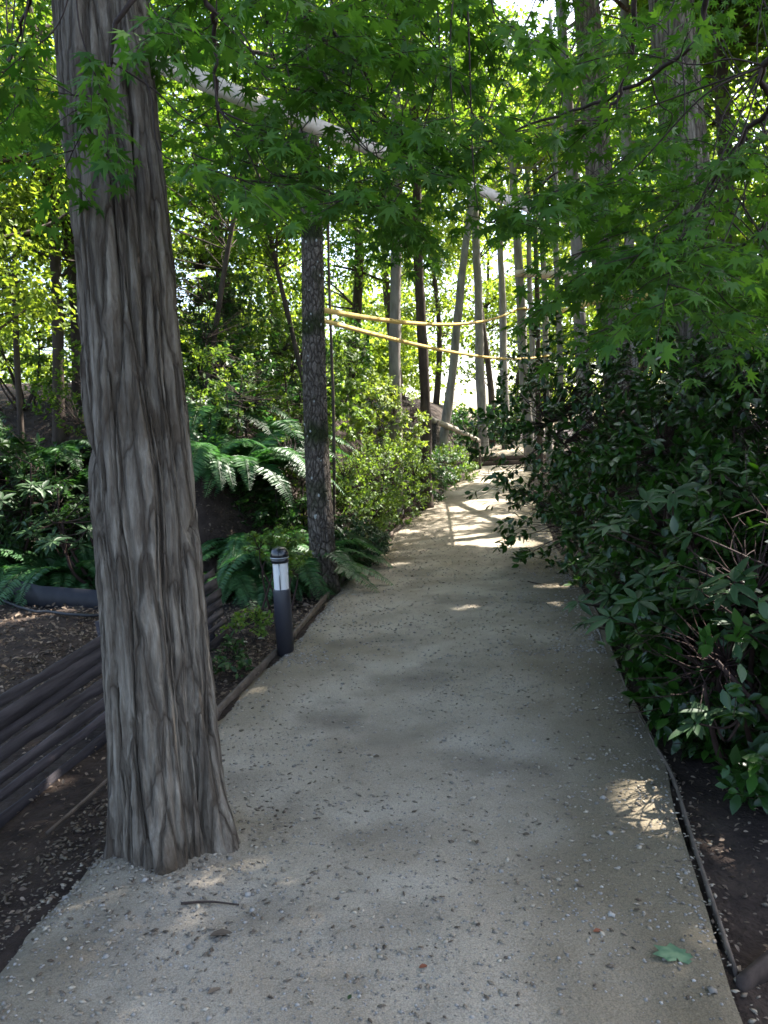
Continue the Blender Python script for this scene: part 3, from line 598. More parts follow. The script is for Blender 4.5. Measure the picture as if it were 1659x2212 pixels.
maple("fine-leaved Japanese maple whose boughs hang across the upper right over the path", (2.5, .7), np.array([2.2, .9, 2.5]),
      [[(1420, -260, 2.6), (1380, 0, 2.9), (1355, 165, 3.1), (1300, 250, 3.2), (1205, 370, 3.35), (1100, 445, 3.5)],
       [(1600, -200, 2.5), (1525, 0, 2.8), (1495, 100, 2.9), (1330, 205, 3.2), (1180, 260, 3.6), (980, 330, 4.1), (860, 400, 4.4)],
       [(1760, 60, 2.2), (1659, 235, 2.5), (1580, 330, 2.7), (1505, 445, 2.9), (1400, 560, 3.2)],
       [(1500, -400, 2.2), (1150, -260, 2.4), (930, -60, 2.7), (860, 140, 3.2)], [(1760, 300, 3.4), (1640, 500, 3.8), (1480, 590, 4.2), (1330, 600, 4.5)]], reg_right, 125, 3)
maple("Japanese maple with a drooping bough hanging right beside the large furrowed trunk", (-2.4, .6), np.array([-1.9, .9, 2.7]),
      [[(330, -300, 2.3), (445, 0, 2.5), (465, 75, 2.6), (475, 260, 2.75), (510, 385, 2.9)], [(400, -420, 2.2), (620, 0, 2.7), (710, 65, 3.0), (800, 190, 3.4), (760, 330, 3.8)],
       [(100, -200, 2.0), (60, 0, 2.6), (20, 150, 3.0)], [(250, -200, 2.1), (250, 60, 2.25), (190, 240, 2.4)], [(500, -300, 2.6), (560, 0, 3.2), (620, 200, 3.7), (700, 400, 4.1)]], reg_left, 92, 4)

# ------------------------------------------------------------------ shrubs
def shrub(name, label, x, y, radii, zc, n, mat, tpl, ls, seed, group, stems=9, cond=None, stemmat=M_stem, up=.3, r0=.02):
    z0 = gz(x, y); b = np.array([x, y, z0]); root = empty(name, b, label, "shrub", group); r = np.random.default_rng(seed)
    radii = np.array(radii, float); c = np.array([x, y, z0 + zc])
    tips = []; gs = Geo(); pts = []
    T = max(30, n // 16)
    dirs = norm(r.normal(size=(T, 3))); rr = .35 + .65 * r.random(T) ** .45
    bulge = 1 + .22 * vnoise(dirs * 2.1 + seed, seed)
    tips = c + dirs * (rr * bulge)[:, None] * radii
    tips = tips[tips[:, 2] > z0 + .06]
    st = [np.array([x + r.normal() * .12, y + r.normal() * .12, z0 - .05]) for _ in range(stems)]; mains = []
    for s in st:
        t = tips[r.integers(len(tips))]; t = s + (t - s) * .8
        m = curve([s, (s + t) / 2 + np.array([r.normal() * .1, r.normal() * .1, .12]), t], 14); mains.append(m); tube(gs, m, np.linspace(r0, r0 * .3, 14), 6)
    allm = np.vstack(mains)
    pos = []; dr = []
    for t in tips:
        a = allm[np.argmin(np.linalg.norm(allm - t, axis=1))]
        tw = curve([a, (a + t) / 2 + r.normal(size=3) * .04, t], 6); tube(gs, tw, np.linspace(.005, .0016, 6), 3, False)
        k = max(4, int(n / len(tips))); dd = norm(t - a)
        f = r.random(k) ** .7 * .5; q = t - dd * f[:, None] * min(.45, np.linalg.norm(t - a)) + r.normal(size=(k, 3)) * .012
        side = norm(r.normal(size=(k, 3)) + .0); side -= (side @ dd)[:, None] * dd
        d = norm(norm(side) * .9 + dd * .6 + np.array([0, 0, -.18]) + .15 * r.normal(size=(k, 3))); pos.append(q); dr.append(d)
    pos = np.vstack(pos); dr = np.vstack(dr); k = lit(pos)
    if cond is not None: k &= cond(pos)
    pos = pos[k]; dr = dr[k]; m = len(pos); outw = norm(pos - c)
    nn = norm(np.array([0, 0, 1.0]) * (.7 + up) + outw * .5 + r.normal(size=(m, 3)) * .4)
    gl = Geo(); scatter(gl, tpl[0], tpl[1], pos, dr, nn, ls * r.uniform(.6, 1.2, m), np.clip(.45 + .3 * r.normal(size=m), 0, 1))
    gs.build("stems", stemmat, root, smooth=True, org=b); gl.build("foliage", mat, root, org=b); return root
def offpath(pos): return ~((pos[:, 0] < xR(pos[:, 1]) - 1.05 - .35 * vnoise(pos * 3, 4)) & (pos[:, 2] < 2.2))
CG = "glossy camellia bushes on the right"
shrub("camellia_bush", "dense dark glossy camellia bush bulging over the right path edge", 2.5, 7.6, (1.6, 1.5, 1.6), 1.35, 12500, M_camel, OVAL, .085, 31, CG, cond=offpath)
shrub("camellia_bush", "nearer glossy camellia bush with its lowest sprays over the path gravel", 2.45, 5.5, (1.2, 1.35, 1.2), 1.1, 9000, M_camel, OVAL, .085, 32, CG, cond=offpath)
shrub("camellia_bush", "tall camellia bush under the maple leaves at the right edge", 3.3, 5.9, (1.4, 1.4, 1.7), 1.75, 11000, M_camel, OVAL, .085, 33, CG)
shrub("camellia_bush", "low far camellia bush narrowing the path before the timber step", 3.7, 12.0, (1.2, 1.8, 1.0), .8, 6000, M_camel, OVAL, .085, 34, CG, cond=offpath)
shrub("camellia_bush", "low camellia skirt spilling over the edging in front of the other camellias", 2.05, 4.35, (.95, 1.25, .85), .72, 8500, M_camel, OVAL, .08, 36, CG, cond=lambda p: p[:, 0] > xR(p[:, 1]) - .22 - .12 * vnoise(p * 4, 5), r0=.012)
shrub("camellia_bush", "smallest camellia at the lower right, half hidden under whorled leaves", 1.8, 3.35, (.75, .9, .7), .55, 8000, M_camel, OVAL, .08, 37, CG, cond=lambda p: p[:, 0] > xR(p[:, 1]) - .05 - .1 * vnoise(p * 4, 6), r0=.012)
shrub("laurel_bush", "dark bush behind the camellias in front of the slim tree cluster", 5.2, 16, (1.6, 2.2, 1.2), .9, 5000, M_broad_d, OVAL, .11, 35, CG)
def rhodo(label, x, y, H, spread, n_whorl, seed, group, ls=.125, n_leaf=9):
    z0 = gz(x, y); b = np.array([x, y, z0]); root = empty("rhododendron", b, label, "shrub", group); r = np.random.default_rng(seed)
    gs = Geo(); gl = Geo(); mains = []
    for s in range(6):
        a = r.uniform(0, 6.28); st = b + np.array([math.cos(a) * .12, math.sin(a) * .12, -.05]); e = b + np.array([math.cos(a) * spread * .6, math.sin(a) * spread * .6, H * r.uniform(.6, .9)])
        c = curve([st, (st + e) / 2 + np.array([r.normal() * .12, r.normal() * .12, -.1]), e], 16); mains.append(c); tube(gs, c, np.linspace(.022, .008, 16), 7)
    am = np.vstack(mains); am = am[am[:, 2] > z0 + .12]
    for i in range(n_whorl):
        a = r.uniform(0, 6.28); q = r.random() ** .5
        t = b + np.array([math.cos(a) * spread * q, math.sin(a) * spread * q, H * (.2 + .85 * math.sqrt(max(0, 1 - .75 * q * q)) * r.uniform(.35, 1))])
        if t[0] < xR(t[1]) - .12 - .3 * min(1, t[2]) and x > 0: continue
        o = am[np.argmin(np.linalg.norm(am - t + np.array([0, 0, .15]), axis=1))]
        c = curve([o, (o + t) / 2 + np.array([0, 0, -.05]) + r.normal(size=3) * .03, t], 8); tube(gs, c, np.linspace(.007, .004, 8), 5, False)
        ax = norm(norm(c[-1] - c[-3]) * .6 + np.array([0, 0, .8])); e1 = norm(np.cross(ax, [1, .2, 0])); e2 = np.cross(ax, e1)
        m = n_leaf + r.integers(-1, 3); th = np.linspace(0, 6.28, m, endpoint=False) + r.normal(size=m) * .2
        rd = e1 * np.cos(th)[:, None] + e2 * np.sin(th)[:, None]; lift = r.uniform(-.45, .35, m)
        d = norm(rd + ax * lift[:, None]); nn = norm(ax * 1.0 - rd * lift[:, None] * .9 + r.normal(size=(m, 3)) * .12)
        scatter(gl, LANCE[0], LANCE[1], np.repeat(t[None], m, 0) + rd * .008, d, nn, ls * r.uniform(.7, 1.15, m), np.clip(.5 + .25 * r.normal(size=m), 0, 1))
    gs.build("stems", M_stem, root, smooth=True, org=b); gl.build("foliage", M_rhodo, root, org=b); return root
RG = "rhododendrons with whorled leaves"
rhodo("open rhododendron nearest on the right, whorled leaves above bare reddish stems", 1.8, 3.75, 1.35, .85, 38, 41, RG)
rhodo("large-leaved rhododendron cut off by the right edge of the view", 2.1, 3.35, 1.0, .75, 30, 48, RG, .14)
rhodo("rhododendron at the right edge behind the nearest whorled bush", 2.7, 4.3, 1.8, 1.0, 34, 42, RG)
rhodo("low dark rhododendron at the lower right edge above the reddish litter", 1.65, 3.2, .7, .55, 22, 47, RG, .11)
rhodo("low rhododendron sprawling over the path edging at the right", 1.8, 4.6, .9, .7, 26, 46, RG, .11)
rhodo("dark rhododendron on the left in front of the ferns", -2.9, 8.05, 1.2, .85, 75, 43, RG, .15)
rhodo("tall rhododendron at the left edge of the view above the black edging", -4.3, 8.5, 1.5, 1.0, 75, 44, RG, .15)
AG = "light green shrubs along the left path edge"
shrub("azalea_bush", "light green bush just right of the mossy tree trunk", -.45, 9.9, (.8, .9, .75), .75, 5200, M_azal, OVAL, .05, 51, AG, stemmat=M_twig, r0=.012)
shrub("azalea_bush", "mid green bush beside the path behind the mossy tree", .05, 12.4, (.95, 1.2, .8), .8, 5500, M_azal, OVAL, .055, 52, AG, stemmat=M_twig, r0=.012)
shrub("lime_shrub", "tall lime green shrub catching the sun in front of the straight grey trunk", .15, 13.6, (.85, .8, .9), 1.75, 4600, M_lime, OVAL, .075, 53, AG, stemmat=M_twig, r0=.014)
shrub("azalea_bush", "bluish green bush leaning onto the path with reddish young leaves", .65, 15.2, (.9, 1.3, .75), .65, 5200, M_broad_d, OVAL, .06, 54, AG, stemmat=M_twig, r0=.012)
shrub("azalea_bush", "sunlit low bush beneath the log handrail", 1.75, 20, (.9, 1.6, .6), .5, 4500, M_azal, OVAL, .075, 55, AG, stemmat=M_twig, r0=.012)
shrub("azalea_bush", "low grey green bush at the foot of the light green bush", -.35, 9.0, (.45, .6, .32), .3, 2600, M_rhodo, OVAL, .055, 56, AG, stemmat=M_twig, r0=.008)
shrub("understory_shrub", "bushy dark green shrub on the bank behind the ferns", -2.4, 10.6, (1.2, 1.0, 1.0), .9, 6000, M_broad_d, OVAL, .075, 57, "shrubs on the bank", stemmat=M_twig)
shrub("understory_shrub", "tall light green shrub on the bank crest right of the large trunk", -2.6, 12.2, (1.5, 1.2, 1.5), 1.5, 7000, M_azal, OVAL, .08, 66, "shrubs on the bank", stemmat=M_twig)
shrub("understory_shrub", "light green shrub on the bank crest directly behind the mossy tree", -1.2, 12.0, (1.3, 1.2, 1.3), 1.2, 6500, M_azal, OVAL, .08, 67, "shrubs on the bank", stemmat=M_twig)
shrub("understory_shrub", "light green shrub on the bank crest left of the large trunk", -5.4, 11.8, (1.8, 1.2, 1.4), 1.3, 7000, M_azal, OVAL, .08, 68, "shrubs on the bank", stemmat=M_twig)
shrub("understory_shrub", "dark shrub low on the left bank beside the black edging", -3.6, 9.0, (1.0, .8, .7), .6, 4200, M_broad_d, OVAL, .07, 69, "shrubs on the bank", stemmat=M_twig)
shrub("understory_shrub", "leafy green shrub among the ferns between the large trunk and mossy tree", -1.75, 8.9, (.75, .6, .7), .6, 4200, M_azal, OVAL, .055, 70, "shrubs on the bank", stemmat=M_twig, r0=.01)
shrub("understory_shrub", "leafy green shrub close behind the mossy tree at the bank foot", -1.0, 9.6, (.7, .7, .8), .8, 4200, M_azal, OVAL, .055, 71, "shrubs on the bank", stemmat=M_twig, r0=.01)
shrub("understory_shrub", "leafy shrub hiding the bank just left of the large trunk", -3.3, 9.9, (1.1, .8, .9), .7, 5000, M_broad, OVAL, .065, 72, "shrubs on the bank", stemmat=M_twig, r0=.01)
shrub("understory_shrub", "airy green shrub at the foot of the bank left of the mossy tree", -1.15, 8.6, (.6, .6, .55), .65, 3200, M_broad_d, OVAL, .06, 58, "shrubs on the bank", stemmat=M_twig, r0=.012)
shrub("understory_shrub", "green shrub high on the bank above the dark rhododendron", -4.9, 9.2, (1.3, 1.2, 1.0), 1.0, 6000, M_broad_d, OVAL, .08, 59, "shrubs on the bank", stemmat=M_twig)
shrub("understory_shrub", "bluish green shrub between the grey trunk and the mossy tree", -1.2, 15, (1.4, 1.4, 1.1), 1.1, 6000, M_broad_d, OVAL, .09, 60, "shrubs on the bank", stemmat=M_twig)
shrub("understory_shrub", "green shrub beyond the handrail under the bright gap", 3.6, 30, (1.9, 1.8, 1.0), .9, 4200, M_broad_d, OVAL, .14, 61, "shrubs on the bank", stemmat=M_twig)
shrub("understory_shrub", "blue green shrub beyond the step between two thin trees", 6.0, 36, (1.6, 1.6, 1.2), 1.1, 3600, M_broad_d, OVAL, .15, 62, "shrubs on the bank", stemmat=M_twig)
shrub("seedling_bush", "small maple-like bush with brown stems right behind the bollard light", -.95, 6.9, (.38, .35, .26), .55, 700, M_azal, (MAPLE[0] * np.array([.8, .8, 1]), MAPLE[1]), .06, 63, "small plants by the bollard", stems=5, stemmat=M_stem, r0=.012)
shrub("low_plant", "low leafy plant in the litter left of the bollard light", -1.1, 5.85, (.22, .3, .12), .14, 420, M_azal, OVAL, .045, 64, "small plants by the bollard", stems=4, stemmat=M_twig, r0=.005)
shrub("low_plant", "low leafy plant at the right foot of the slatted fence", -1.02, 4.95, (.14, .2, .14), .14, 200, M_broad_d, OVAL, .05, 65, "small plants by the bollard", stems=4, stemmat=M_twig, r0=.005)

# ------------------------------------------------------------------ ferns
def fern_mesh(seed, nf, L):
    r = np.random.default_rng(seed); g = Geo()
    for i in range(nf):
        a = 6.283 * i / nf + r.normal() * .18; l = L * r.uniform(.75, 1.15); rise = r.uniform(.45, .95)
        h = np.array([math.cos(a), math.sin(a), 0]); n = 34; t = np.linspace(0, 1, n)
        px_ = h[None] * (l * (t * .95))[:, None]; px_[:, 2] = l * (rise * 1.35 * t - (rise * .75 + .45) * t ** 2.1)
        tube(g, px_[::3], np.linspace(.005, .0015, len(px_[::3])), 3, False)
        td = norm(np.gradient(px_, axis=0)); sd = norm(np.cross(td, [0, 0, 1.0])); up = np.cross(sd, td)
        ln = .17 * l * np.sin(np.pi * np.clip(.12 + .88 * t, 0, 1)) ** .8 * (1.05 - .3 * t) + .008
        for sg in (-1, 1):
            for off in (0, .5):
                k = np.arange(2, n - 1); p0 = px_[k] + (px_[k + 1] - px_[k]) * off
                d = norm(sd[k] * sg + td[k] * .35 - up[k] * .12 + r.normal(size=(len(k), 3)) * .06)
                sc = ln[k] * r.uniform(.9, 1.1, len(k))
                tv = LEAF2[0] * np.array([.32, 1, 1]); scatter(g, tv, LEAF2[1], p0, d, up[k] + r.normal(size=(len(k), 3)) * .12, sc, np.clip(.5 + .2 * r.normal(size=len(k)) + .2 * r.normal(), 0, 1))
    return g
FERNS = [fern_mesh(71, 20, 1.05), fern_mesh(72, 17, .95), fern_mesh(73, 15, .8)]
for i, (u, v, d, k, s, lab) in enumerate(FP):
    q = P(u, v, d); x, y = q[0], q[1]
    fo = FERNS[k].build("sword_fern", M_fern) if not hasattr(FERNS[k], 'o') else FERNS[k].o.copy()
    if hasattr(FERNS[k], 'o'): scene.collection.objects.link(fo)
    else: FERNS[k].o = fo
    fo.location = (x, y, gz(x, y) + .03); fo.rotation_euler = (rng.normal() * .08, -.12, rng.uniform(0, 6.28)); fo.scale = (s, s, s)
    tag(fo, lab, "fern", "sword ferns on the bank")

# ------------------------------------------------------------------ low green cover, leaf litter, stones
def bedpts(r, n, x0, x1, y0, y1, cond):
    x = r.uniform(x0, x1, n); y = r.uniform(y0, y1, n); k = cond(x, y); return x[k], y[k]
r = np.random.default_rng(21)
offp = lambda x, y: (x < xL(y) + .03 * 0) | (x > xR(y) + .02)
g = Geo()
for n, x0, x1, y0, y1, ls in ((11000, -3.5, 3.6, 1.3, 7, .022), (15000, -6, 5, 5, 14, .05), (5000, -4, 7, 13, 26, .07), (6000, -2.6, -.2, 4.5, 9.5, .032)):
    x, y = bedpts(r, n, x0, x1, y0, y1, offp); z = ground(x, y) + r.uniform(.004, .03, len(x)); m = len(x)
    d = norm(np.column_stack([r.normal(size=(m, 2)), r.normal(size=m) * .25])); nn = norm(np.array([0, 0, 1.0]) + r.normal(size=(m, 3)) * .4)
    scatter(g, OVAL[0] * np.array([1, 1, 2.5]), OVAL[1], np.column_stack([x, y, z]), d, nn, ls * r.uniform(.5, 1.3, m), np.clip(r.beta(1.3, 2.6, m), 0, 1))
tag(g.build("leaf_litter", M_litter), kind="stuff")
g = Geo()
x, y = bedpts(r, 5200, -7, 3, 7.4, 24, lambda x, y: (x < xL(y) - .35) & (x > np.interp(y, _B[:, 0], _B[:, 1]) - 4.5) & ((y > 8.3) | (x > -2.6)))
xe, ye = r.uniform(-2.6, -.75, 2600), r.uniform(7.3, 9.2, 2600); x = np.concatenate([x, xe]); y = np.concatenate([y, ye]); z = ground(x, y)
for k in range(6):
    m = len(x); a = r.uniform(0, 6.28, m); d = norm(np.column_stack([np.cos(a), np.sin(a), r.uniform(.1, .7, m)])); q = np.column_stack([x, y, z + .02]) + d * r.uniform(.02, .14, m)[:, None]
    k_ = vnoise(q * np.array([.8, .8, 0]), 15) > -.25
    scatter(g, OVAL[0], OVAL[1], q[k_], d[k_], norm(np.array([0, 0, 1.0]) + r.normal(size=(k_.sum(), 3)) * .4), .075 * r.uniform(.6, 1.3, k_.sum()), np.clip(.4 + .3 * r.normal(size=k_.sum()), 0, 1))
tag(g.build("ground_cover", M_broad_d), kind="stuff")
def stone_tpl(seed):
    r = np.random.default_rng(seed); v = np.array([(1, 0, 0), (0, 1, 0), (-1, 0, 0), (0, -1, 0), (0, 0, .7), (0, 0, -.5), (.6, .6, .35), (-.6, .6, .3), (-.6, -.6, .35), (.6, -.6, .3)], float) * r.uniform(.75, 1.2, (10, 3))
    f = [(0, 6, 4), (6, 1, 4), (1, 7, 4), (7, 2, 4), (2, 8, 4), (8, 3, 4), (3, 9, 4), (9, 0, 4), (0, 5, 6), (6, 5, 1), (1, 5, 7), (7, 5, 2), (2, 5, 8), (8, 5, 3), (3, 5, 9), (9, 5, 0)]
    return v, np.array(f)
def on_path(r, n, y0, y1, edge):
    y = y0 + (y1 - y0) * r.random(n) ** 1.4; t = r.random(n)
    if edge: t = np.where(r.random(n) < .5, t ** 2.2 * .5, 1 - t ** 2.2 * .5)
    x = xL(y) + (xR(y) - xL(y)) * (.015 + .97 * t)
    z = pathsurf(x, y)
    k = vnoise(np.stack([x * 2.2, y * 2.2, 0 * x], 1), 33) + .5 * vnoise(np.stack([x * 7, y * 7, 0 * x], 1), 34) > r.uniform(-1.1, .9, n)
    return x[k], y[k], z[k]
g = Geo()
for sd in range(3):
    for n, y0, y1, s0, e in ((3400, 1.4, 5, .0038, False), (1800, 1.4, 7, .0055, True), (2600, 5, 13, .008, True), (90, 1.5, 6, .010, True)):
        x, y, z = on_path(r, n, y0, y1, e); m = len(x); tv, tf = stone_tpl(sd)
        a = r.uniform(0, 6.28, m); d = np.column_stack([np.cos(a), np.sin(a), 0 * a])
        scatter(g, tv, tf, np.column_stack([x, y, z]), d, norm(np.array([0, 0, 1.0]) + r.normal(size=(m, 3)) * .25), s0 * r.uniform(.5, 1.5, m), np.clip(r.beta(1.6, 1.8, m), 0, 1))
tag(g.build("gravel", M_stone), kind="stuff")
g = Geo()                                                  # wood chips and coarse bits drifted to the edges, over the left side and round the large trunk
n = 10500; y = 1.3 + 9 * r.random(n) ** 1.6; t = r.random(n) ** 1.5 * 1.15 - .12; x = xL(y) + (xR(y) - xL(y)) * t
a = r.uniform(0, 6.28, 1500); q = .2 + .5 * r.random(1500) ** 1.5; x = np.concatenate([x, T1B[0] + q * np.cos(a)]); y = np.concatenate([y, T1B[1] + q * np.sin(a)])
yy = 1.3 + 9 * r.random(2500) ** 1.6; x = np.concatenate([x, xR(yy) - .6 * r.random(2500) ** 2.2 + .03 + np.where(r.random(2500) < .4, .7 * r.random(2500), 0)]); y = np.concatenate([y, yy])
k = vnoise(np.stack([x * 1.6, y * 1.6, 0 * x], 1), 43) + .6 * vnoise(np.stack([x * 6, y * 6, 0 * x], 1), 44) > r.uniform(-1.0, .9, len(x)); x, y = x[k], y[k]; m = len(x)
z = np.where((x > xL(y)) & (x < xR(y)), pathsurf(x, y), ground(x, y) + .006); tv, tf = stone_tpl(4); a = r.uniform(0, 6.28, m)
scatter(g, tv * np.array([.6, 1.15, .38]), tf, np.column_stack([x, y, z + .002]), np.column_stack([np.cos(a), np.sin(a), .15 * r.normal(size=m)]), norm(np.array([0, 0, 1.0]) + r.normal(size=(m, 3)) * .35), .0072 * r.uniform(.35, 1.5, m) ** 1.3, np.clip(r.beta(1.3, 1.5, m), 0, 1) * np.where((x < xL(y) - .05) | (x > xR(y) + .04), .35, 1))
tag(g.build("wood_chips", M_chip), kind="stuff")
g = Geo()
for n, y0, y1, s0 in ((220, 1.6, 5, .007), (190, 2, 9, .008), (120, 6, 14, .013)):
    x, y, z = on_path(r, n, y0, y1, False); m = len(x); tv, tf = stone_tpl(9); a = r.uniform(0, 6.28, m)
    scatter(g, tv * np.array([.55, 1.2, .45]), tf, np.column_stack([x, y, z + .003]), np.column_stack([np.cos(a), np.sin(a), .1 * r.normal(size=m)]), norm(np.array([0, 0, 1.0]) + r.normal(size=(m, 3)) * .3), s0 * r.uniform(.4, 1.3, m), r.beta(1.2, 2, m))
tag(g.build("bark_crumbs", M_crumb), kind="stuff")

# single things lying on the path
def on(u, v): q = Gp(u, v); return np.array([q[0], q[1], float(pathsurf(np.array([q[0]]), np.array([q[1]]))[0]) + .006])
def flat_leaf(name, label, u, v, size, mat, tpl, ang, tint=.5, cat="leaf", group=None, bend=1.0):
    q = on(u, v); g = Geo(); tv = tpl[0] * np.array([1, 1, bend])
    d = np.array([[math.cos(ang), math.sin(ang), .02]])
    scatter(g, tv, tpl[1], np.zeros((1, 3)) + q, d, np.array([[.1, -.15, 1.0]]), size, np.array([tint]))
    return tag(g.build(name, mat, org=q), label, cat, group)
M_fresh = leaf_mat("fallen_green_leaf", (.05, .11, .06), (.09, .17, .10), .5, .2, .4)
M_rust = leaf_mat("rust_leaf", (.12, .035, .018), (.2, .07, .035), .7, .1, .3)
M_pale = leaf_mat("pale_fallen_leaf", (.42, .40, .33), (.55, .52, .45), .7, .2, .3)
BIGL = (MAPLE[0] * np.array([.95, .8, 1]) + 0, MAPLE[1])
_bm = BIGL[0].copy(); _bm[1:9, :2] *= 1.75; BIGL = (_bm, BIGL[1])
flat_leaf("fallen_leaf", "large fresh green fallen leaf lying on the gravel at lower right", 1462, 2085, .088, M_fresh, BIGL, 1.45, .6, bend=.5)
flat_leaf("fallen_leaf", "small rust red fallen leaf left of the large green one", 1281, 2018, .03, M_rust, OVAL, .2, .7, bend=2)
flat_leaf("fallen_leaf", "rust coloured leaf near the bottom middle of the path", 905, 2100, .028, M_rust, OVAL, .4, .4, bend=2)
flat_leaf("fallen_leaf", "tiny dark green round leaf at the bottom of the path", 752, 2172, .022, M_rhodo, OVAL, 1.2, .2)
flat_leaf("fallen_leaf", "dark curled brown leaf on the gravel in front of the large trunk", 452, 2040, .082, M_crumb, LANCE, .12, .3, bend=3)
flat_leaf("fallen_leaf", "thin brown leaf at the bottom left of the path", 448, 2165, .045, M_crumb, LANCE, .6, .7, bend=2)
for u, v, lab in ((543, 1362, "cream fallen leaf lying highest in the litter left of the bollard"), (520, 1385, "cream fallen leaf in the litter by the fence end"), (556, 1376, "cream fallen leaf closest to the bollard's left side")):
    q = Gp(u, v); fl = flat_leaf("fallen_leaf", lab, u, v, .055, M_pale, OVAL, rng.uniform(0, 3), .6, group="cream leaves in the litter", bend=2); fl.location.z = gz(q[0], q[1]) + .035
for u, v, lab, k in ((1150, 1520, "dark curled leaf scrap on the path near the camellia sprays", .035), (975, 1470, "pale curled leaf scrap in the middle of the path", .03), (1030, 1838, "grey green leaf scrap right of the path centre", .04), (1145, 1810, "small dark leaf scrap by the right path edge", .03), (820, 1640, "dark leaf crumb cluster in the middle of the path", .035)):
    flat_leaf("leaf_scrap", lab, u, v, k, M_crumb, OVAL, rng.uniform(0, 3), .4, group="leaf scraps on the path", bend=3.5)
def stick(name, label, pts, r0, mat, cat, lift=.0, group=None, n=18):
    u0 = pts[0][0]; P3 = [on(*p) + [0, 0, lift] for p in pts]; c = curve(P3, n); c[:, :2] += (.004 * np.sin(np.linspace(0, 5, n) + u0))[:, None]; c[:, 2] += r0 * .6
    g = Geo(); tube(g, c, np.linspace(r0, r0 * .6, n), 7); return tag(g.build(name, mat, smooth=True, org=c[0]), label, cat, group)
stick("twig", "straight dark twig on the gravel in front of the large trunk", [(395, 1975), (450, 1972), (520, 1968)], .0045, M_twig, "twig")
stick("twig", "thin brown twig lying by the path in the leaf litter", [(1140, 1260), (1180, 1268)], .006, M_twig, "twig")

# ------------------------------------------------------------------ bollard light
q = Gp(617, 1408); bx, by = q[0], q[1]; R_ = .061
root = empty("bollard_light", (bx, by, 0), "short charcoal bollard light with a domed cap and frosted window at the path's left edge", "light")
def lathe(name, prof, mat, parent, n=28, smooth=True):
    g = Geo(); th = np.linspace(0, 2 * np.pi, n, endpoint=False)
    v = np.array([(rr * math.cos(t), rr * math.sin(t), z) for rr, z in prof for t in th]); k = len(prof)
    f = [[i * n + j, i * n + (j + 1) % n, (i + 1) * n + (j + 1) % n, (i + 1) * n + j] for i in range(k - 1) for j in range(n)]
    g.add(v, f); o = g.build(name, mat, parent, smooth=smooth); return o
lathe("post", [(.0, -.06), (R_, -.06), (R_, .445), (R_ - .002, .452), (R_ - .009, .452), (.0, .4521)], M_bollard, root)
lathe("diffuser", [(R_ - .010, .4525), (R_ - .010, .640)], M_diff, root)
for a in (0.15, 2.24, 4.33):
    g = Geo(); box(g, (math.cos(a + 4.55) * (R_ - .007), math.sin(a + 4.55) * (R_ - .007), .546), (.004 * -math.sin(a + 4.55), .004 * math.cos(a + 4.55), 0), (math.cos(a + 4.55) * .004, math.sin(a + 4.55) * .004, 0), (0, 0, .0935)); g.build("strut", M_ring, root)
lathe("collar", [(R_ - .012, .6405), (R_ + .001, .6405), (R_ + .001, .668), (R_ - .004, .671)], M_cap, root)
lathe("ring", [(R_ - .004, .6715), (R_ + .005, .6715), (R_ + .005, .680), (R_ - .004, .6805)], M_ring, root)
lathe("cap", [(R_ - .006, .681), (R_ + .003, .681), (R_ + .003, .695), (R_, .712), (R_ * .9, .729), (R_ * .7, .743), (R_ * .4, .752), (0.0005, .755)], M_cap, root)
root.rotation_euler = (0, -.012, 0)

# ------------------------------------------------------------------ slatted fence, edging, hose, rod
A = Gp(497, 1376); A = np.array([A[0], A[1], 0]); Bq = Gp(0, 1781); Bq = np.array([Bq[0], Bq[1], 0]); Cq = Bq + (Bq - A) * .55 + np.array([-.12, 0, 0])
fence = empty("slatted_fence", ((A + Bq) / 2)[:3], "low weathered grey fence of horizontal slats in the bed behind the large trunk", "fence")
org = np.array(fence.location); dirv = norm((Cq - A)[None])[0]; L = np.linalg.norm(Cq - A); nrm = np.array([-dirv[1], dirv[0], 0]); r = np.random.default_rng(3)
away = nrm * (1 if nrm[0] < 0 else -1); g = Geo()
for i in range(7):
    z = .05 + i * .077; n = 30; s = np.linspace(.0 + r.uniform(0, .03), L, n)
    sag = .012 * np.sin(s * 2.1 + i) + .006 * r.normal()
    c = A + dirv * s[:, None] + away * (.16 * z) + np.array([0, 0, 1.0]) * (z + sag - .035 * s)[:, None] + nrm * (.008 * np.sin(s * 1.4 + i * 2))[:, None]
    hh = (.0335 + .004 * r.normal() + .0035 * r.normal(size=n))[:, None] * (np.array([[0, 0, 1.0]]) + away * .16); t = .0035
    v = np.stack([c + nrm * t + hh, c - nrm * t + hh, c - nrm * t - hh, c + nrm * t - hh], 1).reshape(-1, 3)
    f = [[k * 4 + j, k * 4 + (j + 1) % 4, (k + 1) * 4 + (j + 1) % 4, (k + 1) * 4 + j] for k in range(n - 1) for j in range(4)]; g.add(v, f, r.uniform(0, 1))
    g.f.append(np.array([[3, 2, 1, 0]]) + g.n - 4 * n); g.f.append(np.array([[0, 1, 2, 3]]) + g.n - 4)
g.build("slats", M_wood, fence, org=org)
for s in (.22, L * .36, L * .68, L * .97):
    g = Geo(); c = A + dirv * s + away * .05; box(g, c + np.array([0, 0, .25 - .035 * s]) + away * .04, dirv * .022, nrm * .022, np.array([0, 0, .33]) + away * .053); g.build("post", M_wood, fence, org=org)
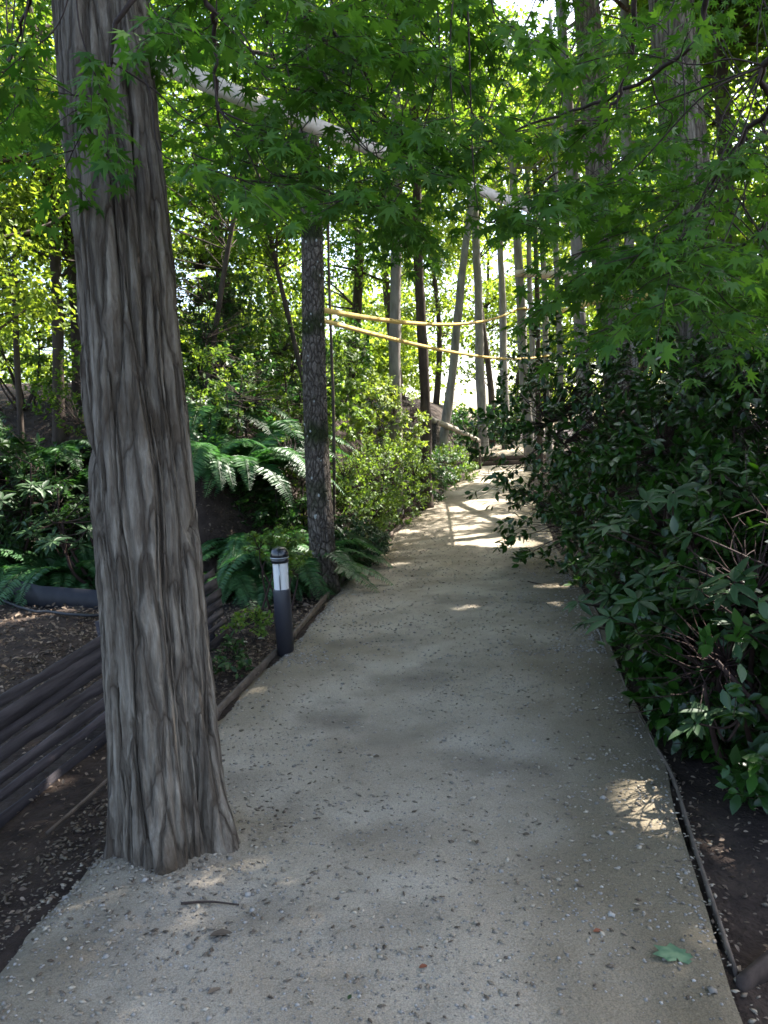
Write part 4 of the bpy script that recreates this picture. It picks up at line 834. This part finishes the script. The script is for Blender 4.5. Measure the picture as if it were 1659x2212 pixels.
def strip(name, label, pts, h, t, mat, cat, z_of, kind=None, n=60, group=None, down=.06):
    c = curve(pts, n); d = norm(np.gradient(c, axis=0) * np.array([1, 1, 0])); nr = np.stack([-d[:, 1], d[:, 0], 0 * d[:, 0]], 1)
    zb = np.array([z_of(a[0], a[1]) for a in c]); c[:, 2] = zb
    v = np.stack([c + nr * t - [0, 0, down], c - nr * t - [0, 0, down], c - nr * t + [0, 0, h], c + nr * t + [0, 0, h]], 1).reshape(-1, 3)
    f = [[k * 4 + j, k * 4 + (j + 1) % 4, (k + 1) * 4 + (j + 1) % 4, (k + 1) * 4 + j] for k in range(n - 1) for j in range(4)]
    g = Geo(); g.add(v, f); g.f.append(np.array([[3, 2, 1, 0]])); g.f.append(np.array([[0, 1, 2, 3]]) + 4 * (n - 1))
    o = g.build(name, mat, org=c[n // 2]); return tag(o, label, cat, group)
zp_ = lambda x, y: float(zpath(y))
ys = np.linspace(3.6, 12.5, 16); strip("path_edging", "thin weathered timber edging along the left side of the path", np.column_stack([xL(ys) - .012, ys, 0 * ys]), .026, .011, M_edge, "edging", zp_, n=90)
ys = np.linspace(1.98, 6.6, 16); strip("path_edging", "thin brown edging strip curving along the right side of the path", np.column_stack([xR(ys) + .012, ys, 0 * ys]), .008, .0045, M_edge, "edging", zp_, n=90)
a, b = on(1597, 2128), on(1730, 2015); strip("edging_board", "dark board running off to the right from the near end of the edging", np.array([a, b]), .02, .010, M_twig, "edging", zp_, n=8)
K = [Gp(u, v) for u, v in ((-140, 1250), (0, 1284), (90, 1310), (222, 1322), (330, 1330))]
strip("bed_edging", "black plastic edging standing up in the dark bed left of the large trunk", np.vstack([np.linspace(K[q_], K[q_ + 1], 9)[:-1] for q_ in range(len(K) - 1)] + [K[-1:]]), .23, .004, M_board, "edging", lambda x, y: -.03, n=120)
K = [Gp(u, v) for u, v in ((-80, 1262), (0, 1293), (61, 1321), (123, 1342), (180, 1346), (240, 1340), (330, 1330))]
c = curve(K, 50); c[:, 2] = [gz(*p[:2]) + .035 for p in c]; g = Geo(); tube(g, c, .014, 8); tag(g.build("drip_hose", M_black, smooth=True, org=c[25]), "black hose curving through the leaf litter in front of the black edging", "hose")
c = curve([Gp(240, 1664), Gp(170, 1728), Gp(100, 1788)], 12); c[:, 2] = [gz(*p[:2]) + .03 for p in c]; g = Geo(); tube(g, c, .008, 8); tag(g.build("thin_rod", M_edge, smooth=True, org=c[6]), "thin straight rod in the leaf litter between the slatted fence and large trunk", "rod")

# ------------------------------------------------------------------ timber steps and log handrail
ys0 = 25.0; x0, x1 = xL(ys0) - .05, xR(ys0) + .15
root = empty("timber_step", ((x0 + x1) / 2, ys0 + .1, float(zpath(24.9))), "brown timber step across the path at its far end", "step")
org = np.array(root.location)
for k, (dz, dy) in enumerate(((.08, .02), (.225, .20))):
    g = Geo(); box(g, ((x0 + x1) / 2, ys0 + dy, org[2] + dz), ((x1 - x0) / 2, 0, 0), (0, .085, 0), (0, 0, .068)); o = g.build("sleeper", M_sleeper, root, org=org)
    m = o.modifiers.new("b", 'BEVEL'); m.width = .012; m.segments = 2
h0, h1 = P(928, 905, 19.5), P(1033, 952, 23.5)
root = empty("handrail", (h1[0], h1[1], gz(h1[0], h1[1])), "pale log handrail descending the bank to a short mossy post by the step", "handrail"); org = np.array(root.location)
g = Geo(); tube(g, curve([h0, (h0 + h1) / 2 + [0, 0, .03], h1], 14), .075, 10); g.build("rail", M_rail, root, smooth=True, org=org)
for q in (h1 + (h0 - h1) * .02, h0 + (h1 - h0) * .1):
    zg = gz(q[0], q[1]); g = Geo(); tube(g, [(q[0], q[1], zg - .2), (q[0], q[1], (zg + q[2]) / 2), (q[0], q[1], q[2] + .02)], .10, 10); g.build("post", M_bark2, root, smooth=True, org=org)

# ------------------------------------------------------------------ webbing straps between the trees
def strap(name, label, pts, width, mat, sag, twist=0.0, n=60, ties=()):
    pts = [np.array(p, float) for p in pts]; c = curve(pts, n); t = np.linspace(0, 1, n); c[:, 2] -= sag * 4 * t * (1 - t)
    d = norm(np.gradient(c, axis=0)); ref = np.array([0, 0, 1.0]); a = (twist * np.sin(t * 5.0) + .15) if twist >= 0 else .1 + .85 * (1 - t) ** 4
    upv = norm(ref - (d @ ref)[:, None] * d); sd = np.cross(d, upv); wv = upv * np.cos(a)[:, None] + sd * np.sin(a)[:, None]; nv = np.cross(d, wv); h = .0012
    v = np.stack([c + wv * width / 2 + nv * h, c + wv * width / 2 - nv * h, c - wv * width / 2 - nv * h, c - wv * width / 2 + nv * h], 1).reshape(-1, 3)
    f = [[k * 4 + j, k * 4 + (j + 1) % 4, (k + 1) * 4 + (j + 1) % 4, (k + 1) * 4 + j] for k in range(n - 1) for j in range(4)]
    root = empty(name, c[0], label, "strap", "straps strung between the trees"); g = Geo(); g.add(v, f); g.build("band", mat, root, org=c[0])
    for key, z in ties:
        ax, rad, _ = TREES[key]; m = 28; th = np.linspace(0, 2 * np.pi, m, endpoint=False); g = Geo(); cc = ax(np.array([z]))[0]; rr = float(rad(np.array([z]))[0]) + .012
        ring = []
        for dz, dr in ((-width / 2, 0), (width / 2, 0), (width / 2, .003), (-width / 2, .003)):
            ring.append(np.column_stack([cc[0] + (rr + dr) * np.cos(th), cc[1] + (rr + dr) * np.sin(th), np.full(m, z + dz)]))
        vv = np.stack(ring, 1).reshape(-1, 3); g.add(vv, [[k * 4 + j, k * 4 + (j + 1) % 4, ((k + 1) % m) * 4 + (j + 1) % 4, ((k + 1) % m) * 4 + j] for k in range(m) for j in range(4)])
        g.build("loop", mat, root, org=c[0])
def side(key, z, dx, dy=0):
    ax, rad, _ = TREES[key]; c = ax(np.array([z]))[0]; rr = float(rad(np.array([z]))[0]) + .013; n_ = math.hypot(dx, dy); return np.array([c[0] + rr * dx / n_, c[1] + rr * dy / n_, z])
z1 = P(335, 118, 2.98)[2]; z14 = P(1290, 500, 8.6)[2]
strap("white_strap", "white strap slanting from the large trunk behind the maple leaves", [side("T1", z1, .6, .8), side("T14", z14, -1, -.6)], .08, M_white, .03, .35)
z2 = P(715, 665, 7.6)[2]; z8 = P(1121, 668, 22)[2]; z14 = P(1280, 650, 8.6)[2]
strap("yellow_strap", "upper yellow strap sagging from the mossy tree to the tall grey slim tree", [side("T2", z2, .7, .7), side("T8", z8, -1, -.5)], .055, M_yel, .27, .1, ties=(("T8", z8),))
strap("yellow_strap", "yellow strap from the tall grey slim tree up to the thick rough tree", [side("T8", z8, 1, -.4), side("T14", z14, -1, .3)], .07, M_yel, .12, .1, ties=(("T14", z14),))
z11 = P(1176, 770, 24)[2]; z2b = P(720, 688, 7.6)[2]
strap("yellow_strap", "lower yellow strap running from the mossy tree into the slim tree cluster", [side("T2", z2b, .7, .7), side("T11", z11, -1, -.5)], .05, M_yel, .2, .1, ties=(("T11", z11),))
z6 = P(1033, 575, 27)[2]; z17 = P(1578, 602, 10.2)[2]; z8b = P(1121, 592, 22)[2]
strap("tan_band", "pale tan fabric band strung high behind the thick tree to the right edge", [side("T8", z8b, 1, -.8), P(1380, 601, 12.5), side("T17", z17, -1, .2)], .20, M_tan, .0, .12, ties=(("T8", z8b), ("T17", z17)))
z15 = P(1480, 640, 6.6)[2]
strap("orange_strap", "short orange strap between the thick rough tree and the widest tree", [side("T14", z14, 1, -.2), side("T15", P(1470, 622, 6.6)[2], -1, .2)], .075, M_yel, .01, .1)
